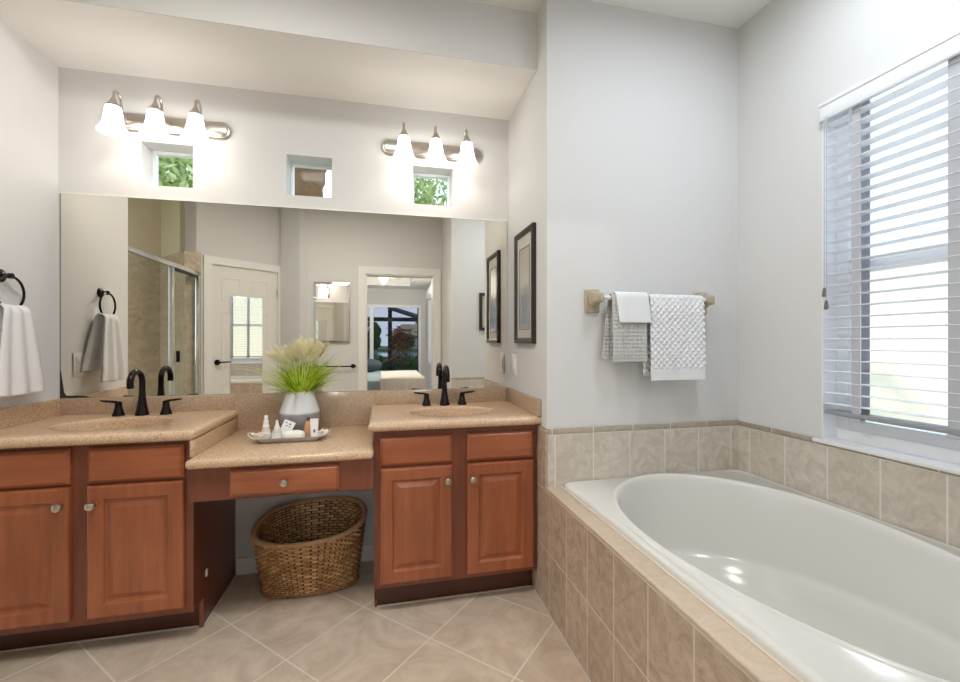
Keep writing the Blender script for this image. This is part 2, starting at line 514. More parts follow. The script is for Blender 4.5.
class MB:
    def __init__(self):
        self.bm = bmesh.new()

    def _bev(self, verts, bevel, seg):
        es = list({e for v in verts for e in v.link_edges})
        bmesh.ops.bevel(self.bm, geom=es, offset=bevel, segments=seg, profile=0.5, affect='EDGES', clamp_overlap=True)

    def box(self, x0, x1, y0, y1, z0, z1, bevel=0.0, seg=2):
        r = bmesh.ops.create_cube(self.bm, size=1)
        vs = r['verts']
        for v in vs:
            v.co = Vector(((x0 + x1) / 2 + v.co.x * (x1 - x0), (y0 + y1) / 2 + v.co.y * (y1 - y0), (z0 + z1) / 2 + v.co.z * (z1 - z0)))
        if bevel:
            self._bev(vs, bevel, seg)
        return self

    def rings(self, rings, close=True, cap0=False, cap1=False, flip=False):
        """bridge a list of equally long point loops"""
        bm = self.bm
        L = [[bm.verts.new(p) for p in r] for r in rings]
        n = len(L[0])
        for a, b in zip(L, L[1:]):
            for i in range(n if close else n - 1):
                j = (i + 1) % n
                f = (a[i], a[j], b[j], b[i])
                try:
                    bm.faces.new(f[::-1] if flip else f)
                except ValueError:
                    pass
        if cap0:
            bm.faces.new(L[0] if flip else L[0][::-1])
        if cap1:
            bm.faces.new(L[-1][::-1] if flip else L[-1])
        return self

    def lathe(self, prof, c=(0, 0, 0), axis='Z', seg=32, cap0=False, cap1=False):
        rs = []
        for r, h in prof:
            ring = []
            for i in range(seg):
                a = 2 * PI * i / seg
                x, y = r * math.cos(a), r * math.sin(a)
                if axis == 'Z':
                    p = (x, y, h)
                elif axis == 'Y':
                    p = (x, -h, y)      # h grows towards -Y
                else:
                    p = (h, x, y)
                ring.append(Vector(p) + Vector(c))
            rs.append(ring)
        return self.rings(rs, True, cap0, cap1)

    def tube(self, pts, rad, seg=10, cap=True):
        pts = [Vector(p) for p in pts]
        n = len(pts)
        rads = rad if isinstance(rad, (list, tuple)) else [rad] * n
        t0 = (pts[1] - pts[0]).normalized()
        up = Vector((0, 0, 1)) if abs(t0.z) < 0.9 else Vector((0, 1, 0))
        u = t0.cross(up).normalized()
        rs = []
        for i in range(n):
            t = (pts[min(i + 1, n - 1)] - pts[max(i - 1, 0)]).normalized()
            u = (u - t * u.dot(t)).normalized()
            w = t.cross(u)
            rs.append([pts[i] + (u * math.cos(2 * PI * k / seg) + w * math.sin(2 * PI * k / seg)) * rads[i] for k in range(seg)])
        return self.rings(rs, True, cap, cap)

    def torus(self, c, R_, r, nrm='X', seg=40, sub=10, squash=1.0):
        rs = []
        for i in range(seg + 1):
            a = 2 * PI * i / seg
            ring = []
            for k in range(sub):
                b = 2 * PI * k / sub
                d = R_ + r * math.cos(b)
                p, q, h = d * math.cos(a), d * math.sin(a) * squash, r * math.sin(b)
                v = {'X': (h, p, q), 'Y': (p, h, q), 'Z': (p, q, h)}[nrm]
                ring.append(Vector(v) + Vector(c))
            rs.append(ring)
        return self.rings(rs, True)

    def sphere(self, c, sx, sy, sz, u=20, v=12):
        r = bmesh.ops.create_uvsphere(self.bm, u_segments=u, v_segments=v, radius=1)
        for q in r['verts']:
            q.co = Vector((c[0] + q.co.x * sx, c[1] + q.co.y * sy, c[2] + q.co.z * sz))
        return self

    def grid(self, fn, nu, nv):
        bm = self.bm
        V = [[bm.verts.new(fn(i / nu, j / nv)) for j in range(nv + 1)] for i in range(nu + 1)]
        for i in range(nu):
            for j in range(nv):
                bm.faces.new((V[i][j], V[i + 1][j], V[i + 1][j + 1], V[i][j + 1]))
        return self

    def prism(self, poly, z0, z1):
        return self.rings([[(x, y, z0) for x, y in poly], [(x, y, z1) for x, y in poly]], True, True, True)

    def frame(self, axis, d0, d1, a0, a1, z0, z1, wd, bevel=0.0):
        """rectangular frame without overlapping faces; axis is the thin direction"""
        e = 0.0002
        for p0, p1, q0, q1 in ((a0, a1, z0, z0 + wd), (a0, a1, z1 - wd, z1), (a0, a0 + wd, z0 + wd + e, z1 - wd - e), (a1 - wd, a1, z0 + wd + e, z1 - wd - e)):
            if axis == 'Y':
                self.box(p0, p1, d0, d1, q0, q1, bevel)
            else:
                self.box(d0, d1, p0, p1, q0, q1, bevel)
        return self

    def turn(self, mat):
        for v in self.bm.verts:
            v.co = mat @ v.co
        return self

    def build(self, name, mat, parent=None, smooth=True, sharp=35, fix=True):
        bm = self.bm
        if fix:
            bmesh.ops.remove_doubles(bm, verts=bm.verts, dist=1e-6)
            bmesh.ops.recalc_face_normals(bm, faces=bm.faces)
        off = Vector((0, 0, 0))
        p = parent
        while p:
            off += p.location
            p = p.parent
        for v in bm.verts:
            v.co -= off
        if smooth:
            lim = R(sharp)
            for f in bm.faces:
                f.smooth = True
            for e in bm.edges:
                if len(e.link_faces) == 2 and e.calc_face_angle(0) > lim:
                    e.smooth = False
        me = bpy.data.meshes.new(name)
        bm.to_mesh(me)
        bm.free()
        o = bpy.data.objects.new(name, me)
        COL.objects.link(o)
        me.materials.append(mat if not isinstance(mat, str) else M[mat])
        if parent:
            o.parent = parent
        return o


def thing(name, label, cat, loc=(0, 0, 0), group=None):
    o = bpy.data.objects.new(name, None)
    o.empty_display_size = 0.05
    COL.objects.link(o)
    o.location = loc
    return tag(o, label, cat, group)


def tag(o, label, cat, group=None, kind=None):
    o['label'] = label
    o['category'] = cat
    if group:
        o['group'] = group
    if kind:
        o['kind'] = kind
    return o


def struct(o, label=None):
    o['kind'] = 'structure'
    if label:
        o['label'] = label
        o['category'] = o.name.split('_')[0]
    return o


def solid(name, mat, *boxes, label=None, parent=None, smooth=False):
    mb = MB()
    for b in boxes:
        mb.box(*b)
    o = mb.build(name, mat, parent, smooth)
    return o if parent else struct(o, label)


def origin_to(o, p):
    """move a mesh object's origin to a world point (for procedural coordinates)"""
    p = Vector(p)
    o.data.transform(Matrix.Translation(-p))
    o.location = p
    return o


def dup(root, loc):
    r = root.copy()
    COL.objects.link(r)
    r.location = loc
    for ch in root.children:
        c = ch.copy()
        COL.objects.link(c)
        c.parent = r
        for g in ch.children:
            d = g.copy()
            COL.objects.link(d)
            d.parent = c
    return r


# ================================================================== SETTING
W, W2 = 2.199, 3.211          # vanity alcove right wall, tub outer wall
DT = -0.603                   # towel wall
TE = -2.14                    # far end of the tub alcove
DW = -2.87                    # doorway wall
HC = 2.74                     # ceiling
HS, YS = 2.473, -0.475        # soffit
T = 0.14
# 45 degree door wall: runs from DA to DB; the shower wall turns away at DC
dirv = Vector((-0.75, 0.665, 0)).normalized()       # along the diagonal wall towards the shower
nrm = Vector((0.665, 0.75, 0)).normalized()         # faces the room
D0 = Vector((-0.226, -2.5, 0))                      # latch side of the door
D1 = Vector((0.305, -2.968, 0))                     # hinge side
DC = D0 + dirv * 0.235
DE = Vector((0.405, -3.058, 0))                     # inner corner beyond the hinges

floor = solid('floor', 'floor_tile', (-1.9, 0.646, -3.25, T, -0.1, 0.0), (0.646, W2 + T, -3.01, T, -0.1, 0.0))
# ceilings
solid('ceiling', 'ceiling_white', (-1.9, W2 + T, -3.25, T, HC, HC + 0.1))
solid('ceiling_soffit', 'ceiling_white', (0, W, YS + 0.001, 0, HS, HC))
solid('wall_fascia', 'paint', (0, W, YS - 0.004, YS + 0.001, HS - 0.0005, HC))

# back wall with its three small square openings
NX = [(0.338, 0.563), (0.996, 1.222), (1.649, 1.873)]
NZ0, NZ1 = 1.949, 2.160
xs = [-T] + [x for p in NX for x in p] + [W2 + T]
bx = [(-T, W2 + T, 0, T, -0.1, NZ0), (-T, W2 + T, 0, T, NZ1, HC + 0.1)]
for a, b in zip(xs[0::2], xs[1::2]):
    bx.append((a, b, 0, T, NZ0, NZ1))
solid('wall_back', 'paint', *bx)
for k, (a, b) in enumerate(NX):
    w = MB()
    f = 0.014
    w.frame('Y', 0.105, 0.135, a + 0.0005, b - 0.0005, NZ0 + 0.0005, NZ1 - 0.0005, f)
    wo_ = struct(w.build('window_%d' % (k + 1), 'vinyl', smooth=False), 'small square window niche under the left vanity light|small square window niche between the two vanity lights|small square window niche under the right vanity light'.split('|')[k])
    wo_['category'] = 'window'
    MB().box(a + f, b - f, 0.118, 0.122, NZ0 + f, NZ1 - f).build('pane', 'pane', wo_, False)

# left wall: thick block ending at the shower
solid('wall_left', 'paint_left_lit', (-1.5, 0, -0.575, T, -0.1, HC))
# alcove wall between vanity and tub + towel wall (one corner block)
solid('wall_tub', 'paint', (W, W2 + T, DT, T, -0.1, HC))
# tub side wall with window opening
WY0, WY1, WZ0, WZ1 = -1.90, -1.02, 0.79, 2.135
WT1 = 2.25
solid('wall_right', 'paint', (W2, W2 + T, -3.25, WY0, -0.1, HC), (W2, W2 + T, WY1, DT, -0.1, HC),
      (W2, W2 + T, WY0, WY1, -0.1, WZ0), (W2, W2 + 0.072, WY0, WY1, WZ1, HC), (W2 + 0.072, W2 + T, WY0, WY1, WT1, HC))
# end of the tub alcove + doorway wall
OX0, OX1, OH = 1.290, 2.095, 1.985
solid('wall_tub_end', 'paint', (W + 0.001, W2, -3.0, TE, -0.1, HC))
solid('wall_front', 'paint', (0.646, OX0, DW - T, DW, -0.1, HC), (OX1, W + 0.001, DW - T, DW, -0.1, HC), (OX0, OX1, DW - T, DW, OH, HC))


def wallseg(name, mat, a, b, thick, z0=-0.1, z1=HC):
    """upright slab whose front face runs from a to b; thickness goes to the side away from the room (right of a->b)"""
    a, b = Vector(a), Vector(b)
    d = (b - a).normalized()
    s = Vector((d.y, -d.x, 0)) * thick
    poly = [(a.x, a.y), (b.x, b.y), (b.x + s.x, b.y + s.y), (a.x + s.x, a.y + s.y)]
    return MB().prism(poly, z0, z1).build(name, mat, None, False)


# return between the doorway wall and the diagonal door wall
struct(wallseg('wall_return', 'paint', (0.647, DW, 0), DE, 0.12))
# diagonal wall pieces: hinge side, above the door, latch side (toward shower)
DH = 1.98
n0, n1 = D0 + dirv * 0.005, D1 - dirv * 0.005
pieces = MB()


def pseg(mb, a, b, th, z0, z1):
    d = (b - a).normalized()
    s = Vector((d.y, -d.x, 0)) * th
    mb.prism([(a.x, a.y), (b.x, b.y), (b.x + s.x, b.y + s.y), (a.x + s.x, a.y + s.y)], z0, z1)


# travelling from DE towards the shower: the room is on the right, so thickness must be negative
pseg(pieces, DE, n1, -0.12, -0.1, HC)
pseg(pieces, n1, n0, -0.12, DH, HC)
pseg(pieces, n0, DC, -0.12, -0.1, HC)
struct(pieces.build('wall_diagonal', 'paint', smooth=False))
# shower recess: wall turning away from the diagonal, then the back wall
SB = DC - nrm * 0.62
SBK = SB + dirv * 1.3
sw = MB()
pseg(sw, DC, SB, -0.10, -0.1, HC)
pseg(sw, SB, SBK, -0.12, -0.1, HC)
struct(sw.build('wall_shower', 'shower_paint', smooth=False))
TZ = 2.07
st = MB()
pseg(st, DC, SB + nrm * 0.0, 0.008, 0, TZ)
pseg(st, SB, SBK, 0.008, 0, TZ)
pseg(st, D0 + dirv * 0.095, DC + dirv * 0.008, 0.008, 0, TZ)
struct(st.build('wall_shower_tile', 'tile_shower', smooth=False))

# doorway casing
def casing(name, mb):
    return struct(mb.build(name, 'trim_white', smooth=False))


cw = 0.085
mb = MB()
mb.box(OX0 - cw, OX0 + 0.002, DW - 0.001, DW + 0.018, 0, OH + cw, 0.004).box(OX1 - 0.002, OX1 + cw, DW - 0.001, DW + 0.018, 0, OH + cw, 0.004)
mb.box(OX0 - cw, OX1 + cw, DW - 0.001, DW + 0.019, OH - 0.002, OH + cw, 0.004)
mb.box(OX0 - 0.001, OX0 + 0.014, DW - T - 0.01, DW + 0.005, 0, OH).box(OX1 - 0.014, OX1 + 0.001, DW - T - 0.01, DW + 0.005, 0, OH)
mb.box(OX0, OX1, DW - T - 0.01, DW + 0.005, OH - 0.014, OH + 0.001)
casing('trim_1', mb)

# diagonal door in local frame: x runs from latch (0) to hinges (w), y out to the room, z up
DWID = (D1 - D0).length
MD = Matrix.Translation(D0) @ Matrix(((-dirv.x, nrm.x, 0, 0), (-dirv.y, nrm.y, 0, 0), (0, 0, 1, 0), (0, 0, 0, 1)))
mb = MB()
cw = 0.075
mb.box(-cw, 0.004, -0.01, 0.018, 0, DH + cw, 0.004).box(DWID - 0.004, DWID + cw, -0.01, 0.018, 0, DH + cw, 0.004)
mb.box(-cw, DWID + cw, -0.01, 0.019, DH - 0.004, DH + cw, 0.004)
mb.turn(MD)
casing('trim_2', mb)


def panel_rings(x0, x1, z0, z1, prof, front):
    """nested rectangles: prof = [(inset, depth out)], front(d, x, z) -> point"""
    rs = []
    for ins, d in prof:
        rs.append([front(d, x0 + ins, z0 + ins), front(d, x1 - ins, z0 + ins), front(d, x1 - ins, z1 - ins), front(d, x0 + ins, z1 - ins)])
    return rs


fd = lambda d, x, z: Vector((x, d, z))
door = MB()
door.box(0.004, DWID - 0.004, -0.04, -0.008, 0.008, DH - 0.004, 0.002)
hw = (DWID - 0.30) / 2
for c0 in (0.1, DWID - 0.1 - hw):
    for z0, z1 in ((0.16, 0.74), (0.86, 1.50), (1.60, 1.86)):
        door.rings(panel_rings(c0, c0 + hw, z0, z1, [(0.0, -0.0085), (0.0, -0.006), (0.012, -0.003), (0.022, -0.0065), (0.03, -0.0065), (0.05, -0.003)], fd), True, False, True)
door.turn(MD)
d1 = struct(door.build('door_1', 'door_white', smooth=True, sharp=20), 'white six panel door with a tall mirror, seen in the vanity mirror')
for zc in (0.25, 1.0, 1.74):
    MB().box(DWID - 0.012, DWID + 0.002, -0.006, 0.008, zc - 0.045, zc + 0.045, 0.002).turn(MD).build('hinge', 'nickel', d1)
h = MB()
h.lathe([(0.0, 0), (0.027, 0), (0.03, 0.004), (0.026, 0.012), (0.012, 0.014), (0.011, 0.05), (0.0, 0.05)], axis='Y', seg=24)
for v in h.bm.verts:
    v.co = Vector((v.co.x + 0.06, -v.co.y - 0.008, v.co.z + 0.965))
h.tube([(0.06, 0.042, 0.965), (0.09, 0.045, 0.966), (0.14, 0.045, 0.968), (0.175, 0.042, 0.966)], [0.009, 0.008, 0.007, 0.006])
h.turn(MD).build('door_handle', 'bronze', d1)
mm = MB().box(0.185, 0.525, -0.003, 0.0, 0.42, 1.665)
mr = tag(mm.turn(MD).build('door_mirror', 'mirror_clear', smooth=False), 'tall frameless mirror hung on the white six panel door', 'mirror')
for zc in (0.42, 1.665):
    for xc in (0.23, 0.48):
        MB().box(xc - 0.01, xc + 0.01, -0.003, 0.003, zc - 0.008, zc + 0.008).turn(MD).build('mirror_clip', 'chrome', mr, False)

# baseboards
struct(MB().box(0.76, 1.44, -0.014, 0.0, 0, 0.085, 0.004).build('baseboard_back', 'trim_white', smooth=False))
struct(MB().box(0.66, OX0 - 0.085, DW, DW + 0.014, 0, 0.085, 0.004).build('baseboard_front', 'trim_white', smooth=False))

# ---------------------------------------------------------------- tub window (window_4)
wm = MB()
fx0, fx1 = W2 + 0.075, W2 + 0.135
fw = 0.045
wm.frame('X', fx0, fx1, WY0 + 0.0005, WY1 - 0.0005, WZ0 + 0.0005, WT1 - 0.0005, fw)
win4 = struct(wm.build('window_4', 'vinyl', smooth=False), 'tall white framed window behind the blind over the bathtub')
zm = 1.475


def sash(nm, x0, x1, z0, z1):
    s = MB()
    q = 0.042
    y0, y1 = WY0 + fw, WY1 - fw
    s.frame('X', x0, x1, y0 + 0.0005, y1 - 0.0005, z0, z1, q)
    so = s.build('sash', 'vinyl', win4, False)
    MB().box((x0 + x1) / 2 - 0.002, (x0 + x1) / 2 + 0.002, y0 + q, y1 - q, z0 + q, z1 - q).build('pane', 'pane', so, False)


sash('sash', fx0 + 0.004, fx0 + 0.03, WZ0 + fw, zm + 0.02)
sash('sash', fx0 + 0.031, fx0 + 0.056, zm - 0.02, WT1 - fw)
rv2 = MB().box(W2 + 0.001, fx0, WY1 - 0.003, WY1 + 0.0, WZ0, WZ1).box(W2 + 0.001, fx0, WY0, WY0 + 0.003, WZ0, WZ1)
rv2.build('lit_reveal', 'vinyl', win4, False)  # brighter skin over the window reveal in place of light falling there
MB().box(W2 - 0.014, fx0, WY0 - 0.03, WY1 + 0.03, WZ0 - 0.012, WZ0 + 0.003, 0.003).build('window_sill', 'trim_white', win4, False)

# ---------------------------------------------------------------- tile surrounds
o = solid('trim_tile_back', 'tile_xz', (W + 0.0, W2, DT - 0.009, DT, 0.5, 0.77), label='beige marbled tile course under the towel bar wall')
o['category'] = 'wall tile'
o = solid('trim_tile_right', 'tile_yz', (W2 - 0.009, W2, TE, DT - 0.009, 0.5, 0.77), label='beige marbled tile course below the tub window')
o['category'] = 'wall tile'
o = solid('trim_tile_end', 'tile_xz', (W + 0.0, W2 - 0.009, TE, TE + 0.009, 0.5, 0.77), label='beige marbled tile course on the far end wall of the tub')
o['category'] = 'wall tile'
b_ = MB().box(W, W2 - 0.009, DT - 0.010, DT, 0.7705, 0.797, 0.003)
b_.box(W, W2 - 0.009, TE, TE + 0.010, 0.7705, 0.797, 0.003)
struct(b_.build('trim_border_back', 'tile_border_x'))
b_ = MB().box(W2 - 0.0105, W2, TE, DT, 0.7705, 0.793, 0.003)
struct(b_.build('trim_border_right', 'tile_border_y'))

# apron and tiled ledge of the tub
ZD = 0.5365
o = solid('wall_apron', 'tile_apron', (W - 0.008, W + 0.07, TE - 0.001, DT, 0, ZD - 0.012), (W - 0.008, W + 0.0005, DT, -0.432, 0, 0.797), label='tiled front face of the bathtub surround')
o['category'] = 'tub apron'
o = MB().box(W - 0.008, W + 0.074, TE, DT, ZD - 0.012, ZD, 0.003).build('trim_ledge', 'tile_deck')
struct(o, 'narrow tiled ledge along the front edge of the bathtub')
o['category'] = 'tub ledge'
# white caulk where apron and cabinets meet the floor
c_ = MB().box(W - 0.013, W - 0.007, TE, -0.432, -0.001, 0.004).box(0.03, 0.742, -0.406, -0.4005, -0.001, 0.004).box(1.462, 2.19, -0.435, -0.4285, -0.001, 0.004).box(0.757, 0.764, -0.399, -0.014, -0.001, 0.004)
struct(c_.build('trim_caulk', 'grout_line', smooth=False))

# ================================================================== BATHTUB
def sring(cx, cy, ax, ay, n, z, N=180):
    pts = []
    for i in range(N):
        a = 2 * PI * i / N
        c, s = math.cos(a), math.sin(a)
        pts.append(Vector((cx + ax * math.copysign(abs(c) ** (2 / n), c), cy + ay * math.copysign(abs(s) ** (2 / n), s), z)))
    return pts


tub = thing('bathtub', 'white oval drop-in bathtub in the tiled surround under the window', 'bathtub', (2.74, -1.37, 0.12))
tx0, tx1, ty0, ty1 = W + 0.066, W2 - 0.012, TE + 0.012, DT - 0.012
tcx, tcy, tax, tay = (tx0 + tx1) / 2, (ty0 + ty1) / 2, (tx1 - tx0) / 2, (ty1 - ty0) / 2
bcx, bcy = 2.712, -1.215


def egg(dx, z, n=2.0, dy=0.0, tilt=0.0):
    """bowl outline shrunk by dx: full round head end, longer foot end"""
    pts = []
    N = 180
    for i in range(N):
        a = 2 * PI * i / N
        c, s = math.cos(a), math.sin(a)
        by = 0.6515 - 0.0885 * s * (1.5 - 0.5 * s * s) - dx * 1.1
        x = bcx + (0.406 - dx) * math.copysign(abs(c) ** (2 / n), c)
        y = bcy + dy + by * math.copysign(abs(s) ** (2 / n), s)
        q = max(0.0, min(1.0, (-0.70 - y) / 1.15))
        pts.append(Vector((x, y, z + tilt * 0.14 * (q * q * (3 - 2 * q) - 0.12))))
    return pts


m = MB()
rr = [sring(tcx, tcy, tax, tay, 40, 0.525), sring(tcx, tcy, tax, tay, 40, 0.548), sring(tcx, tcy, tax - 0.004, tay - 0.004, 36, 0.556),
      sring(tcx, tcy, tax - 0.012, tay - 0.012, 30, 0.560), sring(tcx, tcy, tax - 0.026, tay - 0.026, 24, 0.5615),
      egg(-0.022, 0.5622), egg(-0.016, 0.5690), egg(-0.008, 0.5715), egg(0.0, 0.5695), egg(0.006, 0.562), egg(0.011, 0.545), egg(0.018, 0.51),
      egg(0.032, 0.43, tilt=0.35), egg(0.046, 0.36, tilt=0.7), egg(0.055, 0.315, tilt=0.9), egg(0.060, 0.282, tilt=1.0), egg(0.064, 0.268, tilt=1.0), egg(0.074, 0.259, tilt=1.0), egg(0.084, 0.250, tilt=1.0), egg(0.105, 0.215, tilt=0.7), egg(0.14, 0.165, tilt=0.3),
      egg(0.185, 0.138), egg(0.25, 0.131), egg(0.33, 0.128)]
m.rings(rr, True, False, True)
m.build('tub_shell', 'tub_white', tub, True, 60)
MB().lathe([(0.0, 0.002), (0.024, 0.002), (0.028, 0.0), (0.028, -0.004)], (bcx, bcy - 0.30, 0.136), seg=24).build('drain', 'chrome', tub)
MB().box(tx0 - 0.006, tx0 + 0.002, ty0, ty1, ZD - 0.001, ZD + 0.004, 0.001).build('sealant_bead', 'caulk', tub)

# ================================================================== VANITY CABINETS
FY = -0.50      # face frame plane


def front_pt(y):
    return lambda d, x, z: Vector((x, y - d, z))


PROF_DOOR = [(0, 0.0), (0, 0.013), (0.003, 0.018), (0.008, 0.020), (0.050, 0.020), (0.054, 0.017), (0.058, 0.011), (0.066, 0.010), (0.086, 0.0175), (0.090, 0.0175)]
PROF_DRAW = [(0, 0.0), (0, 0.010), (0.004, 0.0135), (0.012, 0.0195), (0.015, 0.020)]


def add_knob(parent, x, z, y):
    MB().lathe([(0.0, 0), (0.007, 0), (0.0065, 0.01), (0.008, 0.014), (0.0145, 0.018), (0.016, 0.023), (0.0135, 0.028), (0.007, 0.0305), (0.0, 0.031)], (x, y, z), 'Y', 20).build('knob', 'nickel', parent)


def cab_front(root, kind, x0, x1, z0, z1, knob=None, y=FY, mat=None):
    prof = PROF_DOOR if kind == 'door' else PROF_DRAW
    o = MB().rings(panel_rings(x0, x1, z0, z1, prof, front_pt(y)), True, False, True).build(
        'door' if kind == 'door' else ('drawer' if knob else 'drawer_front'), mat or ('wood' if kind == 'door' else 'wood_h'), root, True, 12)
    if knob:
        add_knob(o, knob[0], knob[1], y - 0.0185)
    return o


def cabinet(root, x0, x1, side_to_floor, ytoe):
    z0, z1 = 0.117, 0.80
    fr = MB()
    # face frame: top rail, bottom rail, three stiles, rail between drawers and doors
    xm = (x0 + x1) / 2
    st = 0.042
    e = 0.0002
    F0, F1 = FY, FY + 0.018
    fr.box(x0, x0 + st, F0, F1, z0, z1).box(x1 - st, x1, F0, F1, z0, z1).box(xm - 0.045, xm + 0.045, F0, F1, z0, z1)
    for a, b in ((x0 + st + e, xm - 0.045 - e), (xm + 0.045 + e, x1 - st - e)):
        for c, d in ((z0, z0 + 0.035), (0.62, 0.665), (z1 - 0.032, z1)):
            fr.box(a, b, F0, F1, c, d)
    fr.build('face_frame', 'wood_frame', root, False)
    cs = MB()
    cs.box(x0, x0 + 0.018, FY + 0.0182, -0.004, z0, z1).box(x1 - 0.018, x1, FY + 0.0182, -0.004, z0, z1)
    if side_to_floor:
        cs.box(x1 - 0.018, x1, ytoe + 0.0185, -0.004, 0.0, z0 - 0.0002)
    cs.box(x0 + 0.0182, x1 - 0.0182, FY + 0.0182, -0.0222, z0, z0 + 0.018).box(x0 + 0.0182, x1 - 0.0182, -0.022, -0.004, z0, z1)
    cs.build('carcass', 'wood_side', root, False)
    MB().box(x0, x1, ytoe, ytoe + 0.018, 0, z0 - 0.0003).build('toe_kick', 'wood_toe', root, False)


lv = thing('vanity_cabinet', 'reddish wood sink cabinet against the left wall, two raised panel doors', 'cabinet', (0.378, -0.25, 0), 'wooden vanity cabinets')
cabinet(lv, 0.004, 0.756, True, -0.400)
cab_front(lv, 'drawer', 0.030, 0.351, 0.654, 0.785)
cab_front(lv, 'drawer', 0.407, 0.728, 0.654, 0.785)
cab_front(lv, 'door', 0.030, 0.351, 0.145, 0.643, (0.328, 0.578))
cab_front(lv, 'door', 0.407, 0.728, 0.145, 0.643, (0.430, 0.575))
e_ = MB()
e_.box(0.744, 0.760, -0.416, -0.4002, 0.0, 0.116, 0.003)
e_.build('base_corner', 'wood_frame', lv)
MB().box(0.755, 0.760, -0.380, -0.367, 0.192, 0.220).build('bumper', 'switch_white', lv, False)

rv = thing('vanity_cabinet', 'reddish wood sink cabinet beside the tiled tub wall, two raised panel doors', 'cabinet', (1.82, -0.25, 0), 'wooden vanity cabinets')
cabinet(rv, 1.449, 2.186, False, -0.428)
cab_front(rv, 'drawer', 1.474, 1.787, 0.648, 0.773)
cab_front(rv, 'drawer', 1.855, 2.168, 0.648, 0.773)
cab_front(rv, 'door', 1.474, 1.787, 0.140, 0.637, (1.765, 0.572))
cab_front(rv, 'door', 1.855, 2.168, 0.138, 0.637, (1.877, 0.570))
e_ = MB()
e_.box(1.449, 1.459, -0.434, -0.4285, 0, 0.03)
e_.build('base_corner', 'wood_frame', rv)

dk = thing('vanity_drawer_unit', 'low reddish wood apron with a single drawer between the two cabinets', 'drawer unit', (1.1, -0.3, 0.57))
a_ = MB().box(0.760, 1.447, -0.552, -0.534, 0.568, 0.699)
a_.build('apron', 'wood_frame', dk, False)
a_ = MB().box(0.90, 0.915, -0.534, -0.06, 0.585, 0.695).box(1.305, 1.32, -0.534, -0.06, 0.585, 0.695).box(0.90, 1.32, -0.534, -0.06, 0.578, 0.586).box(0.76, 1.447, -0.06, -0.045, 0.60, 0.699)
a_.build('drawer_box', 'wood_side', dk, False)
cab_front(dk, 'drawer', 0.905, 1.312, 0.580, 0.684, (1.107, 0.630), -0.552)

# ================================================================== COUNTERTOPS
def counter_with_bowl(name, root, x0, x1, y0, y1, z1, th, ex, ey, ea, eb, left_round, right_round):
    """stone top with bullnose edge and an integral oval bowl"""
    angs = [2 * PI * i / 96 for i in range(96)]
    for px, py in ((x0, y0), (x1, y0), (x0, y1), (x1, y1)):
        angs.append(math.atan2(py - ey, px - ex) % (2 * PI))
    angs = sorted(angs)

    def rect(ins, z):
        X0 = x0 + (ins if left_round else 0)
        X1 = x1 - (ins if right_round else 0)
        Y0, Y1 = y0 + ins, y1
        pts = []
        for a in angs:
            c, s = math.cos(a), math.sin(a)
            t = 1e9
            if c > 1e-9: t = min(t, (X1 - ex) / c)
            if c < -1e-9: t = min(t, (X0 - ex) / c)
            if s > 1e-9: t = min(t, (Y1 - ey) / s)
            if s < -1e-9: t = min(t, (Y0 - ey) / s)
            pts.append(Vector((ex + t * c, ey + t * s, z)))
        return pts

    def ell(k, z, dy=0.0):
        return [Vector((ex + ea * k * math.cos(a), ey + dy + eb * k * math.sin(a), z)) for a in angs]
    r = th / 2
    rs = []
    for i in range(9):
        a = -PI / 2 + PI * i / 8
        rs.append(rect(r - r * math.cos(a), z1 - r + r * math.sin(a)))
    rs += [rect(0.06, z1)]
    rs += [ell(1.05, z1), ell(1.02, z1 - 0.001), ell(1.0, z1 - 0.005), ell(0.99, z1 - 0.018), ell(0.975, z1 - 0.045), ell(0.94, z1 - 0.08), ell(0.84, z1 - 0.112), ell(0.58, z1 - 0.128), ell(0.32, z1 - 0.138), ell(0.10, z1 - 0.142)]
    mb = MB().rings(rs, True, False, True)
    return mb.build(name, 'counter', root, True, 40)


lc = thing('countertop', 'speckled beige countertop with oval sink on the left cabinet', 'countertop', (0.385, -0.27, 0.80), 'sink countertops')
counter_with_bowl('top_slab', lc, 0.0, 0.774, -0.542, -0.001, 0.84, 0.04, 0.375, -0.285, 0.205, 0.150, False, True)
MB().box(0.0, 0.756, -0.02, -0.001, 0.84, 0.918, 0.002).build('backsplash', 'splash', lc)
MB().box(0.0, 0.02, -0.54, -0.02, 0.84, 0.918, 0.002).build('side_splash', 'counter', lc)
MB().box(0.756, 0.772, -0.535, -0.02, 0.736, 0.802, 0.002).build('end_skirt', 'counter', lc)
MB().lathe([(0, 0.003), (0.018, 0.003), (0.022, 0.0), (0.022, -0.003)], (0.375, -0.285, 0.7), seg=20).build('drain', 'bronze', lc)

rc = thing('countertop', 'speckled beige countertop with oval sink on the right cabinet', 'countertop', (1.82, -0.27, 0.80), 'sink countertops')
counter_with_bowl('top_slab', rc, 1.425, W, -0.542, -0.001, 0.84, 0.04, 1.822, -0.285, 0.205, 0.150, True, False)
MB().box(1.448, W - 0.02, -0.02, -0.001, 0.84, 0.918, 0.002).build('backsplash', 'splash', rc)
MB().box(W - 0.02, W - 0.0005, -0.54, -0.001, 0.84, 0.918, 0.002).build('side_splash', 'splash', rc)
MB().lathe([(0, 0.003), (0.018, 0.003), (0.022, 0.0), (0.022, -0.003)], (1.822, -0.285, 0.7), seg=20).build('drain', 'bronze', rc)

